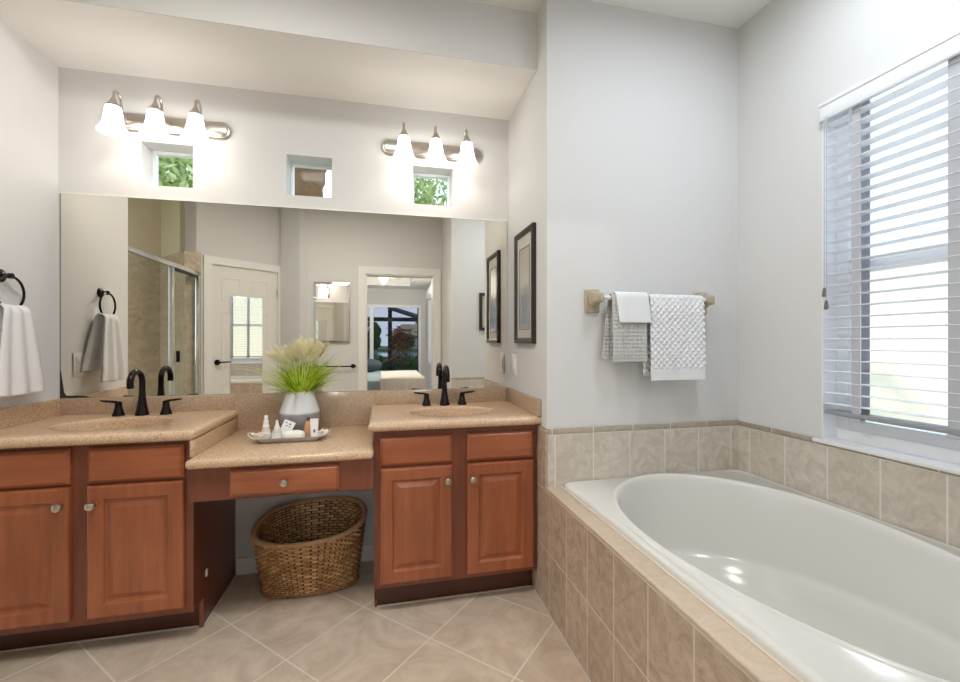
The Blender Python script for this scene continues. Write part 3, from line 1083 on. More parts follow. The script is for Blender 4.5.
dc = thing('desk_top', 'lower speckled beige make-up counter between the two sink counters', 'countertop', (1.1, -0.3, 0.70))
MB().box(0.757, 1.4475, -0.588, -0.001, 0.70, 0.7355, 0.015, 4).build('top_slab', 'counter', dc)
MB().box(0.757, 1.4475, -0.02, -0.001, 0.735, 0.918, 0.002).build('backsplash', 'splash', dc)

# ================================================================== FAUCETS
def faucet(loc, label):
    f = thing('faucet', label, 'faucet', (0, 0, 0), 'bronze faucets')
    s = MB()
    s.lathe([(0, 0), (0.027, 0), (0.028, 0.006), (0.025, 0.015), (0.019, 0.045), (0.0145, 0.085), (0.0125, 0.12)], (0, 0, 0), seg=24)
    pts, rad = [], []
    for i in range(4):
        pts.append((0, 0, 0.11 + i * 0.015))
        rad.append(0.0125)
    for i in range(1, 13):
        a = PI * 1.12 * i / 12
        pts.append((0, -0.05 + 0.05 * math.cos(a), 0.155 + 0.052 * math.sin(a)))
        rad.append(0.0125 + 0.001 * i / 12)
    s.tube(pts, rad, 14)
    s.build('spout', 'bronze', f)
    for sx in (-1, 1):
        hd = MB()
        hd.lathe([(0, 0), (0.024, 0), (0.0245, 0.005), (0.021, 0.014), (0.0145, 0.04), (0.0135, 0.056), (0.015, 0.062), (0.0, 0.064)], (sx * 0.097, 0.003, 0), seg=20)
        ho = hd.build('handle', 'bronze', f)
        lv_ = MB()
        p = [(sx * 0.088, 0.003, 0.060), (sx * 0.11, 0.001, 0.064), (sx * 0.14, -0.003, 0.069), (sx * 0.165, -0.006, 0.074)]
        lv_.tube(p, [0.006, 0.0075, 0.0075, 0.005], 10)
        for v in lv_.bm.verts:
            v.co.z = 0.0665 + (v.co.z - 0.0665) * 0.75
        lv_.build('lever', 'bronze', ho)
    f.location = loc
    return f


fa = faucet((0.387, -0.093, 0.84), 'oil-rubbed bronze gooseneck faucet at the left sink')
fb = dup(fa, (1.812, -0.093, 0.84))
fb['label'] = 'oil-rubbed bronze gooseneck faucet at the right sink'

# ================================================================== VANITY MIRROR
mi = thing('vanity_mirror', 'wide frameless wall mirror above both sinks', 'mirror', (1.1, 0, 0.92))
MB().box(0.012, W - 0.009, -0.0055, -0.0005, 0.9185, 1.880).build('glass', 'mirror', mi, False)
MB().box(0.012, W - 0.009, -0.0075, -0.0005, 1.880, 1.8865).build('top_edge', 'silver_edge', mi, False)
MB().box(0.0095, 0.0122, -0.006, -0.0005, 0.9185, 1.880).build('side_edge', 'black_edge', mi, False)
sp = MB()
pts = [(0.0125, 0.9187), (0.135, 0.9187), (0.11, 0.926), (0.07, 0.929), (0.035, 0.930), (0.026, 0.945), (0.018, 1.01), (0.0125, 1.05)]
sp.rings([[(x, -0.0062, z) for x, z in pts], [(x, -0.0054, z) for x, z in pts]], True, True, True)
sp.build('worn_corner', 'black_edge', mi, False)

# ================================================================== VANITY LIGHTS
def vanity_light(label):
    f = thing('vanity_light', label, 'wall light', (0, 0, 0), 'three-shade vanity lights')
    # stadium shaped back plate
    hl, hh = 0.279, 0.0425
    def stad(k, y, N=16):
        pts = []
        for i in range(N + 1):
            a = -PI / 2 + PI * i / N
            pts.append(Vector((hl - hh + (hh - k) * math.cos(a), y, (hh - k) * math.sin(a))))
        for i in range(N + 1):
            a = PI / 2 + PI * i / N
            pts.append(Vector((-(hl - hh) + (hh - k) * math.cos(a), y, (hh - k) * math.sin(a))))
        return pts
    MB().rings([stad(0, -0.0005), stad(0, -0.012), stad(0.004, -0.017), stad(0.009, -0.018), stad(0.012, -0.024), stad(0.016, -0.026)], True, True, True).build('back_plate', 'nickel', f)
    for sx in (-0.083, 0.083):
        MB().lathe([(0.0, 0.0), (0.008, 0.0), (0.008, 0.004), (0.005, 0.008), (0.0, 0.0095)], (sx, -0.025, 0.0), 'Y', 14).build('cap_nut', 'nickel', f)
    for sx in (-0.167, 0, 0.167):
        a_ = MB()
        pts = [(sx, -0.024, -0.002), (sx, -0.046, 0.0), (sx, -0.062, 0.012), (sx, -0.068, 0.035), (sx, -0.07, 0.058)]
        for i in range(1, 9):
            t = PI * i / 8
            pts.append((sx, -0.10 + 0.03 * math.cos(t), 0.062 + 0.030 * math.sin(t)))
        pts.append((sx, -0.13, 0.048))
        a_.tube(pts, 0.0055, 10)
        a_.lathe([(0.0, 0.048), (0.0085, 0.048), (0.010, 0.042), (0.013, 0.036), (0.016, 0.028), (0.023, 0.020), (0.0295, 0.012), (0.030, 0.007), (0.0, 0.006)], (sx, -0.13, 0), seg=24)
        a_.lathe([(0.0, 0.0), (0.016, 0.0), (0.015, 0.006), (0.0, 0.008)], (sx, -0.025, -0.001), 'Y', 16)
        a_.build('arm', 'nickel', f)
        s_ = MB()
        pr = [(0.022, 0.010), (0.028, 0.007), (0.0305, 0.000), (0.033, -0.02), (0.037, -0.045), (0.042, -0.068), (0.048, -0.085), (0.056, -0.099), (0.0595, -0.105), (0.058, -0.107),
              (0.0545, -0.099), (0.046, -0.084), (0.040, -0.067), (0.035, -0.045), (0.031, -0.02), (0.028, 0.0), (0.020, 0.006)]
        s_.lathe(pr, (sx, -0.13, 0), seg=36)
        so = s_.build('shade', 'opal', f)
        b_ = MB().sphere((sx, -0.13, -0.055), 0.022, 0.022, 0.028, 16, 10).build('bulb', 'bulb_glow', so)
    return f


BULBS = []
va = vanity_light('left brushed nickel vanity light with three lit bell shades')
LA, LB = (0.457, 0, 2.2435), (1.761, 0, 2.2435)
vb = dup(va, LB)
vb['label'] = 'right brushed nickel vanity light with three lit bell shades'
va.location = LA
for L in (LA, LB):
    for sx in (-0.167, 0, 0.167):
        l = bpy.data.lights.new('bulb_light', 'POINT')
        l.energy = BULB_W
        l.color = (1.0, 0.925, 0.83)
        l.shadow_soft_size = 0.03
        lo = bpy.data.objects.new('bulb_light', l)
        COL.objects.link(lo)
        lo.location = (L[0] + sx, -0.13, L[2] - 0.125)

# ================================================================== PICTURE, SWITCH, OUTLET
pf = thing('framed_picture', 'tall dark framed print in a pale mat above the right sink', 'picture', (W, -0.28, 1.174))
y0, y1, z0, z1 = -0.466, -0.178, 1.174, 1.752
fp = lambda d, a, b: Vector((W - d, a, b))
MB().rings(panel_rings(y0, y1, z0, z1, [(0, 0.0), (0, 0.018), (0.003, 0.022), (0.015, 0.022), (0.022, 0.016), (0.028, 0.014), (0.029, 0.008)], fp), True, False, False).build('frame', 'frame_dark', pf, True, 25)
MB().box(W - 0.010, W - 0.002, y0 + 0.021, y1 - 0.021, z0 + 0.021, z1 - 0.021).build('mat', 'mat_board', pf, False)
pp = MB().box(W - 0.0115, W - 0.009, y0 + 0.069, y1 - 0.069, z0 + 0.078, z1 - 0.094).build('print', 'art_print', pf, False)
ln = MB()
for (a0, a1, b0, b1) in ((y0 + 0.064, y0 + 0.067, z0 + 0.07, z1 - 0.088), (y1 - 0.067, y1 - 0.064, z0 + 0.07, z1 - 0.088), (y0 + 0.067, y1 - 0.067, z0 + 0.07, z0 + 0.074), (y0 + 0.067, y1 - 0.067, z1 - 0.092, z1 - 0.088),
                         (y0 + 0.11, y0 + 0.113, z0 + 0.1, z0 + 0.26), (y0 + 0.14, y0 + 0.143, z0 + 0.1, z0 + 0.27), (y0 + 0.17, y0 + 0.173, z0 + 0.1, z0 + 0.25), (y0 + 0.08, y1 - 0.08, z0 + 0.275, z0 + 0.279)):
    ln.box(W - 0.0125, W - 0.0095, a0, a1, b0, b1)
ln.build('print_lines', 'grey_ink', pf, False)

swp = thing('light_switch', 'white rocker light switch plate by the right end of the mirror', 'switch', (W, -0.122, 1.05))
MB().box(W - 0.006, W, -0.158, -0.086, 0.997, 1.112, 0.003).build('plate', 'switch_white', swp)
MB().box(W - 0.0095, W - 0.005, -0.139, -0.105, 1.021, 1.088, 0.002).build('rocker', 'trim_white', swp)
ol = thing('wall_outlet', 'white wall outlet plate beside the hanging hand towel', 'outlet', (0, -0.14, 1.07))
MB().box(0, 0.006, -0.176, -0.104, 1.012, 1.127, 0.003).build('plate', 'switch_white', ol)
for zc in (1.047, 1.092):
    s_ = MB().box(0.005, 0.008, -0.157, -0.123, zc - 0.016, zc + 0.016, 0.004)
    s_.build('socket', 'trim_white', ol)

# ================================================================== TOWEL RING AND HAND TOWEL
tr = thing('towel_ring', 'dark bronze towel ring mounted on the left wall', 'towel ring', (0, -0.315, 1.44))
t_ = MB()
t_.lathe([(0.0, 0.0), (0.026, 0.0), (0.026, 0.004), (0.02, 0.010), (0.010, 0.014), (0.009, 0.026), (0.0115, 0.029), (0.0115, 0.041), (0.0, 0.043)], (0, -0.315, 1.447), 'X', 20)
t_.build('post', 'bronze', tr)
MB().torus((0.035, -0.317, 1.379), 0.067, 0.005, 'X').build('ring', 'bronze', tr)


def cloth(name, root_label, cat, fn, nu, nv, mat, thick=0.005, group=None):
    o = MB().grid(fn, nu, nv).build(name, mat, None, True, 180)
    sol = o.modifiers.new('thickness', 'SOLIDIFY')
    sol.thickness = thick
    sol.offset = 0
    tag(o, root_label, cat, group)
    return o


def hand_towel(u, v):
    # v runs over the ring: front hem -> ring -> back hem; u across
    ZT, L = 1.322, 0.352
    s = abs(v - 0.5) / 0.5
    front = v < 0.5
    Ls = L if front else L - 0.06
    ang = max(0.0, 1 - s / 0.06) * PI / 2
    z = ZT - Ls * max(s, 0.06) + 0.024 * math.sin(ang)
    x = 0.035 + (0.020 if front else -0.016) * math.cos(ang) + (0.012 * s if front else -0.004 * s)
    w = 0.056 + 0.052 * min(1, s * 1.1) ** 0.8
    sh = 0.004 if front else 0.060
    x += 0.006 * math.sin(u * 15 + (0 if front else 1.5)) * (0.4 + 0.6 * s) * (1 if front else 0.4)
    if abs(s - 0.80) < 0.06:
        x += 0.002 * math.cos((s - 0.80) * 260)
    y = -0.312 + (u - 0.5) * 2 * w + sh * s
    return Vector((x, y, z + 0.004 * (2 * u - 1) ** 2))


cloth('hand_towel', 'white hand towel hanging from the ring on the left wall', 'towel', hand_towel, 40, 90, 'towel_white', 0.007)

# ================================================================== TOWEL BAR
tb = thing('towel_bar', 'tan ceramic towel bar with pale rod on the wall over the tub', 'towel bar', (2.70, DT, 1.37))
for xc in (2.415, 2.985):
    p_ = MB()
    p_.box(xc - 0.036, xc + 0.036, DT - 0.014, DT, 1.314, 1.422, 0.010, 3)
    p_.box(xc - 0.024, xc + 0.024, DT - 0.045, DT - 0.008, 1.345, 1.412, 0.012, 3)
    p_.box(xc - 0.021, xc + 0.021, DT - 0.086, DT - 0.035, 1.356, 1.402, 0.012, 3)
    p_.build('post', 'ceramic_tan', tb)
MB().tube([(2.425, DT - 0.062, 1.380), (2.975, DT - 0.062, 1.380)], 0.010, 16).build('rod', 'acrylic', tb)


def drape(x0, x1, zf, zb, off, pat, amp, yf=0.0, skew=0.0, back_shift=0.0, seed=0.0):
    ROD = (DT - 0.062, 1.380)
    rr_ = 0.0125 + off

    def fn(u, v):
        Lf, Lb, A = ROD[1] - zf, ROD[1] - zb, PI * rr_
        tot = Lf + A + Lb
        d = v * tot
        x = x0 + (x1 - x0) * u
        if d < Lf:
            z = zf + d
            y = ROD[0] - rr_ - yf * (1 - d / Lf)
            s = 1 - d / Lf
            n = (-1, 0)
            x += skew * s
        elif d < Lf + A:
            a = (d - Lf) / rr_
            y = ROD[0] - rr_ * math.cos(a)
            z = ROD[1] + rr_ * math.sin(a)
            s = 0
            n = (-math.cos(a), math.sin(a))
        else:
            z = ROD[1] - (d - Lf - A)
            s = (d - Lf - A) / Lb
            y = ROD[0] + rr_ - 0.004 * s
            n = (1, 0)
            x += back_shift * s
        h = pat(x, d, s, d < Lf) * amp
        wv = 0.003 * s * math.sin(u * 7 + seed) + 0.001 * s * math.sin(u * 17 + seed * 2)
        h = h * min(1, 0.35 + 5 * s) + (wv if d < Lf else 0)
        return Vector((x, y + n[0] * h, z + n[1] * h))
    return fn


def diamond(p):
    def f(x, d, s, front):
        if front and d < 0.055:
            return 0.35
        a, b = (x + d) / p, (x - d) / p
        return 0.5 + 0.5 * (abs(math.sin(PI * a)) * abs(math.sin(PI * b))) * 2 - 0.5
    return f


def waffle(p):
    def f(x, d, s, front):
        if front and d < 0.018:
            return 0.3
        return 1 - abs(math.sin(PI * x / p)) * abs(math.sin(PI * d / p))
    return f


flat = lambda x, d, s, f: 0.0
cloth('bath_towel', 'white quilted bath towel, largest on the towel bar', 'towel', drape(2.660, 2.942, 1.008, 1.03, 0.004, diamond(0.030), 0.0075, 0.004, 0.003, -0.01, 1.0), 110, 300, 'towel_white', 0.006)
cloth('waffle_towel', 'grey waffle hand towel under the folded washcloth on the towel bar', 'towel', drape(2.474, 2.640, 1.094, 1.105, 0.003, waffle(0.017), 0.005, 0.006, 0.0, -0.032, 2.0), 72, 190, 'towel_grey', 0.005)
cloth('washcloth', 'small white washcloth folded over the grey towel on the bar', 'towel', drape(2.490, 2.648, 1.268, 1.30, 0.0125, flat, 0.0, 0.008, 0.012, -0.01, 3.0), 40, 70, 'towel_white', 0.006)

# ================================================================== WINDOW BLIND
bl = thing('window_blind', 'white horizontal slat blind in the tall window over the tub', 'blind', (W2 + 0.02, -1.46, 0.90))
BX = W2 + 0.022
by0, by1 = WY0 + 0.008, WY1 - 0.006
v_ = MB().box(W2 - 0.022, W2 - 0.008, by0, by1, 2.062, 2.120, 0.003).box(W2 - 0.026, W2 - 0.006, by0, by1, 2.117, 2.132, 0.003)
v_.box(W2 - 0.022, W2 + 0.03, by1 - 0.004, by1, 2.062, 2.130).box(W2 - 0.022, W2 + 0.03, by0, by0 + 0.004, 2.062, 2.130)
v_.build('valance', 'blind_white', bl)
MB().box(BX - 0.022, BX + 0.022, by0 + 0.006, by1 - 0.006, 2.085, 2.130).build('headrail', 'blind_white', bl, False)
sl = MB()
zz = 2.058
nslat = 27
for i in range(nslat):
    z = 0.938 + (2.048 - 0.938) * i / (nslat - 1)
    rs = []
    for k in range(7):
        q = -1 + 2 * k / 6
        rs.append((BX + 0.025 * q, z + 0.0022 * (1 - q * q) - 0.0008 * q))
    up = [[(x, by0 + 0.006, zz_ + 0.0012) for x, zz_ in rs] + [(x, by0 + 0.006, zz_ - 0.0012) for x, zz_ in reversed(rs)],
          [(x, by1 - 0.006, zz_ + 0.0012) for x, zz_ in rs] + [(x, by1 - 0.006, zz_ - 0.0012) for x, zz_ in reversed(rs)]]
    sl.rings(up, True, True, True)
sl.build('slats', 'blind_white', bl, True, 40)
MB().box(BX - 0.025, BX + 0.025, by0 + 0.006, by1 - 0.006, 0.896, 0.914, 0.003).build('bottom_rail', 'rail_shaded', bl)
for yc in (-1.149, -1.432, -1.715):
    t_ = MB()
    for xx in (BX - 0.0235, BX + 0.0225):
        t_.box(xx, xx + 0.001, yc - 0.015, yc + 0.015, 0.914, 2.085)
    t_.box(BX - 0.0265, BX + 0.0265, yc - 0.015, yc + 0.015, 0.894, 0.8957)
    t_.build('ladder_tape', 'tape_grey', bl, False)
    MB().box(BX - 0.030, BX - 0.0, yc - 0.018, yc + 0.018, 0.884, 0.8938, 0.002).build('tape_clip', 'tape_grey', bl)
for yc, zc in ((-1.052, 1.375), (-1.060, 1.325)):
    MB().tube([(W2 - 0.028, yc, 2.07), (W2 - 0.028, yc, zc + 0.02)], 0.0013, 6).build('cord', 'tape_grey', bl)
    MB().lathe([(0.0, 0.022), (0.004, 0.021), (0.006, 0.010), (0.008, -0.008), (0.006, -0.014), (0.0, -0.015)], (W2 - 0.028, yc, zc), seg=12).build('tassel', 'tassel', bl)

# ================================================================== VASE AND GRASS
VX, VY, VZ = 1.086, -0.136, 0.7355
vs = MB()
vp = [(0.0, 0.0), (0.062, 0.0), (0.070, 0.004), (0.084, 0.025), (0.095, 0.052), (0.098, 0.075), (0.096, 0.095), (0.086, 0.130), (0.074, 0.165), (0.065, 0.190), (0.062, 0.203), (0.060, 0.206), (0.057, 0.203), (0.058, 0.19), (0.07, 0.16), (0.08, 0.12), (0.08, 0.05), (0.0, 0.02)]
vs.lathe(vp, (VX, VY, VZ), seg=48)
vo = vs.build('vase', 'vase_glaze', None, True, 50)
origin_to(vo, (VX, VY, VZ))
tag(vo, 'white and grey glazed vase holding grasses on the make-up counter', 'vase')

gr = thing('ornamental_grass', 'bright green grass with cream feathery plumes standing in the vase', 'plant', (VX, VY, VZ + 0.03))


def blade(mb, base, az, lean, length, width, droop):
    n = 9
    p = Vector(base)
    d = Vector((math.cos(az) * math.sin(lean), math.sin(az) * math.sin(lean), math.cos(lean)))
    side = Vector((-math.sin(az), math.cos(az), 0))
    L, Rr, Md = [], [], []
    for i in range(n + 1):
        t = i / n
        w = width * (0.6 + 0.4 * min(1, t * 4)) * (1 - t ** 2.2) + 0.0002
        nn = side.cross(d).normalized()
        L.append(p - side * w)
        Rr.append(p + side * w)
        Md.append(p - nn * w * 0.35)
        p = p + d * (length / n)
        d = (d + Vector((math.cos(az), math.sin(az), -0.55)) * droop / n * (0.35 + 1.3 * t)).normalized()
        if p.y > -0.02:
            p.y = -0.02
    bm = mb.bm
    lv, mv, rv_ = [bm.verts.new(q) for q in L], [bm.verts.new(q) for q in Md], [bm.verts.new(q) for q in Rr]
    for i in range(n):
        bm.faces.new((lv[i], mv[i], mv[i + 1], lv[i + 1]))
        bm.faces.new((mv[i], rv_[i], rv_[i + 1], mv[i + 1]))


g1, g2 = MB(), MB()
for i in range(260):
    az = rnd.uniform(0, 2 * PI)
    r0 = 0.046 * math.sqrt(rnd.random())
    base = (VX + r0 * math.cos(az), VY + r0 * math.sin(az), VZ + 0.178)
    lean = 0.08 + 0.95 * rnd.random() ** 1.2
    ln_ = rnd.uniform(0.13, 0.25)
    dr = rnd.uniform(0.3, 2.4)
    if math.sin(az) > 0.3:
        lean *= 0.55
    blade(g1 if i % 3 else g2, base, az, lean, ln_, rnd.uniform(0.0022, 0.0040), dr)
for az, lean, ln_, dr in ((0.15, 0.75, 0.40, 0.55), (0.35, 0.55, 0.37, 0.5), (3.3, 0.7, 0.42, 1.6), (3.0, 0.85, 0.40, 1.9), (3.5, 0.6, 0.46, 2.0), (3.2, 0.8, 0.36, 1.3), (6.0, 0.8, 0.33, 1.2), (5.9, 0.95, 0.30, 1.9), (0.5, 0.4, 0.36, 0.8), (3.6, 0.5, 0.33, 0.9)):
    blade(g1, (VX + 0.03 * math.cos(az), VY + 0.03 * math.sin(az), VZ + 0.18), az, lean, ln_ * 0.82, 0.0026, dr)
g1.build('leaf_blades', 'grass_green', gr, True, 180, False)
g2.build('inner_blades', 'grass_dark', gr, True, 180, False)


def plume(base, tip, rad, nh):
    mb = MB()
    base, tip = Vector(base), Vector(tip)
    ax = (tip - base)
    L = ax.length
    ax.normalize()
    root = Vector((VX + (base.x - VX) * 0.15, VY, VZ + 0.12))
    mb.tube([root, (root + base) / 2 + Vector((0, 0, 0.01)), base, base + ax * L * 0.9], [0.0014, 0.0012, 0.001, 0.0004], 5)
    bm = mb.bm
    for i in range(nh):
        t = rnd.random() ** 0.8
        p = base + ax * L * t
        a = rnd.uniform(0, 2 * PI)
        u = ax.orthogonal().normalized()
        w = ax.cross(u)
        out = (u * math.cos(a) + w * math.sin(a))
        prof = math.sin(PI * min(1, 0.12 + t * 0.86)) ** 0.7
        hl = rad * prof * rnd.uniform(0.25, 1.45)
        k_ = rnd.uniform(0.3, 1.1)
        q = p + out * hl * 0.7 + ax * hl * 0.8 * k_
        e = p + out * hl * 1.15 + ax * hl * 1.3 * k_ + Vector((0, 0, -hl * rnd.uniform(0.0, 0.4)))
        for z_ in (q, e):
            z_.y = min(z_.y, -0.012)
        sd = ax.cross(out).normalized() * 0.00075
        v1, v2, v3, v4, v5 = bm.verts.new(p - sd), bm.verts.new(p + sd), bm.verts.new(q + sd), bm.verts.new(q - sd), bm.verts.new(e)
        bm.faces.new((v1, v2, v3, v4))
        bm.faces.new((v4, v3, v5))
    mb.build('plume', 'plume', gr, True, 180, False)


for b_, t_, r_, n_ in (((1.035, -0.15, 1.07), (0.930, -0.15, 1.130), 0.030, 460), ((1.05, -0.16, 1.07), (0.975, -0.18, 1.160), 0.034, 460), ((1.06, -0.13, 1.07), (1.015, -0.12, 1.165), 0.030, 400), ((1.10, -0.14, 1.08), (1.075, -0.14, 1.19), 0.036, 520),
                       ((1.115, -0.15, 1.08), (1.130, -0.17, 1.195), 0.036, 520), ((1.13, -0.16, 1.08), (1.185, -0.16, 1.180), 0.034, 480), ((1.10, -0.12, 1.10), (1.085, -0.11, 1.225), 0.020, 220)):
    plume(b_, t_, r_, n_)

# ================================================================== TRAY AND TOILETRIES
DZ = 0.7356
TX, TY = 1.075, -0.310
ty = thing('vanity_tray', 'silver rectangular tray with looped handles on the make-up counter', 'tray', (TX, TY, DZ))


def rrect(cx, cy, hx, hy, r, z, N=8):
    pts = []
    for sx, sy, a0 in ((1, 1, 0), (-1, 1, PI / 2), (-1, -1, PI), (1, -1, 3 * PI / 2)):
        for i in range(N + 1):
            a = a0 + PI / 2 * i / N
            pts.append(Vector((cx + sx * (hx - r) + r * math.cos(a), cy + sy * (hy - r) + r * math.sin(a), z)))
    return pts


tm = MB()
tm.rings([rrect(TX, TY, 0.118, 0.040, 0.02, DZ), rrect(TX, TY, 0.122, 0.044, 0.022, DZ + 0.003), rrect(TX, TY, 0.142, 0.058, 0.03, DZ + 0.021), rrect(TX, TY, 0.150, 0.064, 0.034, DZ + 0.0235),
          rrect(TX, TY, 0.150, 0.064, 0.034, DZ + 0.0255), rrect(TX, TY, 0.141, 0.056, 0.03, DZ + 0.0235), rrect(TX, TY, 0.121, 0.042, 0.022, DZ + 0.0065), rrect(TX, TY, 0.117, 0.038, 0.02, DZ + 0.005)], True, True, True)
tm.build('tray_body', 'tray_silver', ty, True, 30)
for sx in (-1, 1):
    hb = MB()
    pts = []
    for i in range(13):
        a = -PI / 2 + PI * i / 12
        pts.append((TX + sx * (0.144 + 0.030 * math.cos(a)), TY + 0.04 * math.sin(a), DZ + 0.024 + 0.016 * math.cos(a)))
    hb.tube(pts, 0.003, 8)
    hb.build('tray_handle', 'tray_silver', ty)
TB = DZ + 0.005


def bottle(name, label, cat, x, y, parts, group='toiletries on the silver tray'):
    b = thing(name, label, cat, (x, y, TB), group)
    for nm, mat, prof in parts:
        MB().lathe(prof, (x, y, TB), seg=24).build(nm, mat, b)
    return b


bottle('spray_bottle', 'taller clear bottle with white pump, leftmost on the tray', 'bottle', 0.972, -0.302, [
    ('body', 'bottle_clear', [(0, 0), (0.016, 0), (0.018, 0.003), (0.018, 0.048), (0.014, 0.056), (0.009, 0.058), (0, 0.058)]),
    ('label_band', 'label_white', [(0.0182, 0.012), (0.0186, 0.012), (0.0186, 0.040), (0.0182, 0.040)]),
    ('pump', 'bottle_white', [(0, 0.058), (0.014, 0.058), (0.014, 0.066), (0.011, 0.070), (0.0105, 0.088), (0.008, 0.090), (0.008, 0.108), (0.0065, 0.110), (0, 0.110)])])
bottle('spray_bottle', 'shorter clear bottle with white cap, second from left on the tray', 'bottle', 1.018, -0.303, [
    ('body', 'bottle_clear', [(0, 0), (0.018, 0), (0.020, 0.003), (0.020, 0.036), (0.015, 0.046), (0.009, 0.048), (0, 0.048)]),
    ('label_band', 'label_white', [(0.0202, 0.006), (0.0206, 0.006), (0.0206, 0.032), (0.0202, 0.032)]),
    ('pump', 'bottle_white', [(0, 0.048), (0.012, 0.048), (0.012, 0.055), (0.009, 0.062), (0.006, 0.075), (0.0055, 0.088), (0, 0.089)])])
sb = MB().rings([rrect(1.092, -0.317, 0.040, 0.024, 0.022, TB), rrect(1.092, -0.317, 0.047, 0.029, 0.026, TB + 0.008), rrect(1.092, -0.317, 0.048, 0.030, 0.027, TB + 0.022), rrect(1.092, -0.317, 0.042, 0.025, 0.022, TB + 0.034), rrect(1.092, -0.317, 0.025, 0.013, 0.012, TB + 0.040)], True, True, True)
so = origin_to(sb.build('soap_bar', 'soap', None, True, 60), (1.092, -0.317, TB))
tag(so, 'plump off-white soap bar in the middle of the silver tray', 'soap', 'toiletries on the silver tray')
# small tag leaning behind the soap
cd = thing('gift_card', 'small white printed card tilted between the bottles and the soap', 'card', (1.062, -0.275, TB), 'toiletries on the silver tray')
Mc = Matrix.Translation((1.062, -0.276, TB + 0.060)) @ Matrix.Rotation(R(24), 4, 'Y') @ Matrix.Rotation(R(-14), 4, 'X')
MB().box(-0.025, 0.025, -0.0035, 0.0035, -0.058, 0.018, 0.001).turn(Mc).build('card', 'label_white', cd, False)
cm = MB()
for (a, b, w, h_) in ((-0.012, 0.006, 0.010, 0.004), (0.006, 0.004, 0.009, 0.006), (-0.004, -0.006, 0.014, 0.003), (0.010, -0.008, 0.006, 0.004)):
    cm.box(a - w / 2, a + w / 2, -0.0042, -0.003, b - h_ / 2, b + h_ / 2)
cm.turn(Mc).build('print', 'grey_ink', cd, False)
bottle('small_bottle', 'amber-peach little bottle behind the white tube on the tray', 'bottle', 1.150, -0.290, [
    ('body', 'amber', [(0, 0), (0.013, 0), (0.016, 0.004), (0.018, 0.03), (0.016, 0.06), (0.010, 0.074), (0.007, 0.078), (0, 0.078)]),
    ('cap', 'fan_dark', [(0, 0.078), (0.0075, 0.078), (0.0075, 0.09), (0.005, 0.094), (0, 0.094)])])
tbm = MB()
rs = []
for i in range(7):
    t = i / 6
    rs.append([Vector((1.179 + (0.016 + 0.003 * t) * math.cos(2 * PI * k / 24), -0.314 + (0.016 * (1 - 0.75 * t)) * math.sin(2 * PI * k / 24), TB + 0.012 + 0.078 * t)) for k in range(24)])
tu = thing('lotion_tube', 'white lotion tube with grey mark, rightmost container on the tray', 'tube', (1.179, -0.314, TB), 'toiletries on the silver tray')
tbm.rings(rs, True, True, True)
tbm.build('body', 'bottle_white', tu)
MB().lathe([(0, 0), (0.014, 0), (0.015, 0.002), (0.015, 0.012), (0, 0.0125)], (1.179, -0.314, TB), seg=24).build('cap', 'bottle_white', tu)
mk = MB()
mk.rings([[Vector((1.181 + 0.005 * math.cos(2 * PI * k / 16), -0.3285, TB + 0.036 + 0.008 * math.sin(2 * PI * k / 16))) for k in range(16)], [Vector((1.181 + 0.005 * math.cos(2 * PI * k / 16), -0.314, TB + 0.036 + 0.008 * math.sin(2 * PI * k / 16))) for k in range(16)]], True, True, False)
mk.build('mark', 'grey_ink', tu)


def shell(x, y, r, rot, label):
    mb = MB()
    rs = []
    for i in range(10):
        t = i / 9
        ring = []
        for k in range(40):
            a = 2 * PI * k / 40
            fl = 1 + 0.22 * t * math.sin(a * 7 + rot)
            rr_ = r * (0.15 + 0.85 * t) * fl
            ring.append(Vector((x + rr_ * math.cos(a + rot), y + 0.75 * rr_ * math.sin(a + rot), TB + 0.001 + r * 0.9 * t * t + r * 0.16 * t * math.sin(a * 5 + rot * 2))))
        rs.append(ring)
    mb.rings(rs, True, True, False)
    o = mb.build('bath_pouf', 'shell', None, True, 60)
    origin_to(o, (x, y, TB))
    s_ = o.modifiers.new('thickness', 'SOLIDIFY')
    s_.thickness = 0.003
    tag(o, label, 'bath pouf', 'toiletries on the silver tray')


shell(0.952, -0.312, 0.033, 0.3, 'cream frilled bath pouf at the left end of the tray')
shell(1.2005, -0.300, 0.034, 1.4, 'cream frilled bath pouf at the right end of the tray')

# ================================================================== WICKER BASKET
BCX, BCY = 1.145, -0.180
bk = thing('wicker_basket', 'brown oval wicker basket on the floor under the make-up counter', 'basket', (BCX, BCY, 0))


def bpt(a, t, out):
    """a angle, t height fraction; flared oval with a rim that dips at the front"""
    ax = 0.216 + 0.040 * t
    ay = 0.104 + 0.056 * t
    n = 2.4
    c, s = math.cos(a), math.sin(a)
    px, py = math.copysign(abs(c) ** (2 / n), c), math.copysign(abs(s) ** (2 / n), s)
    top = 0.306 + 0.044 * s + 0.016 * c
    x, y = (ax + out) * px, (ay + out) * py
    return Vector((BCX + x, BCY + y, 0.004 + t * top))


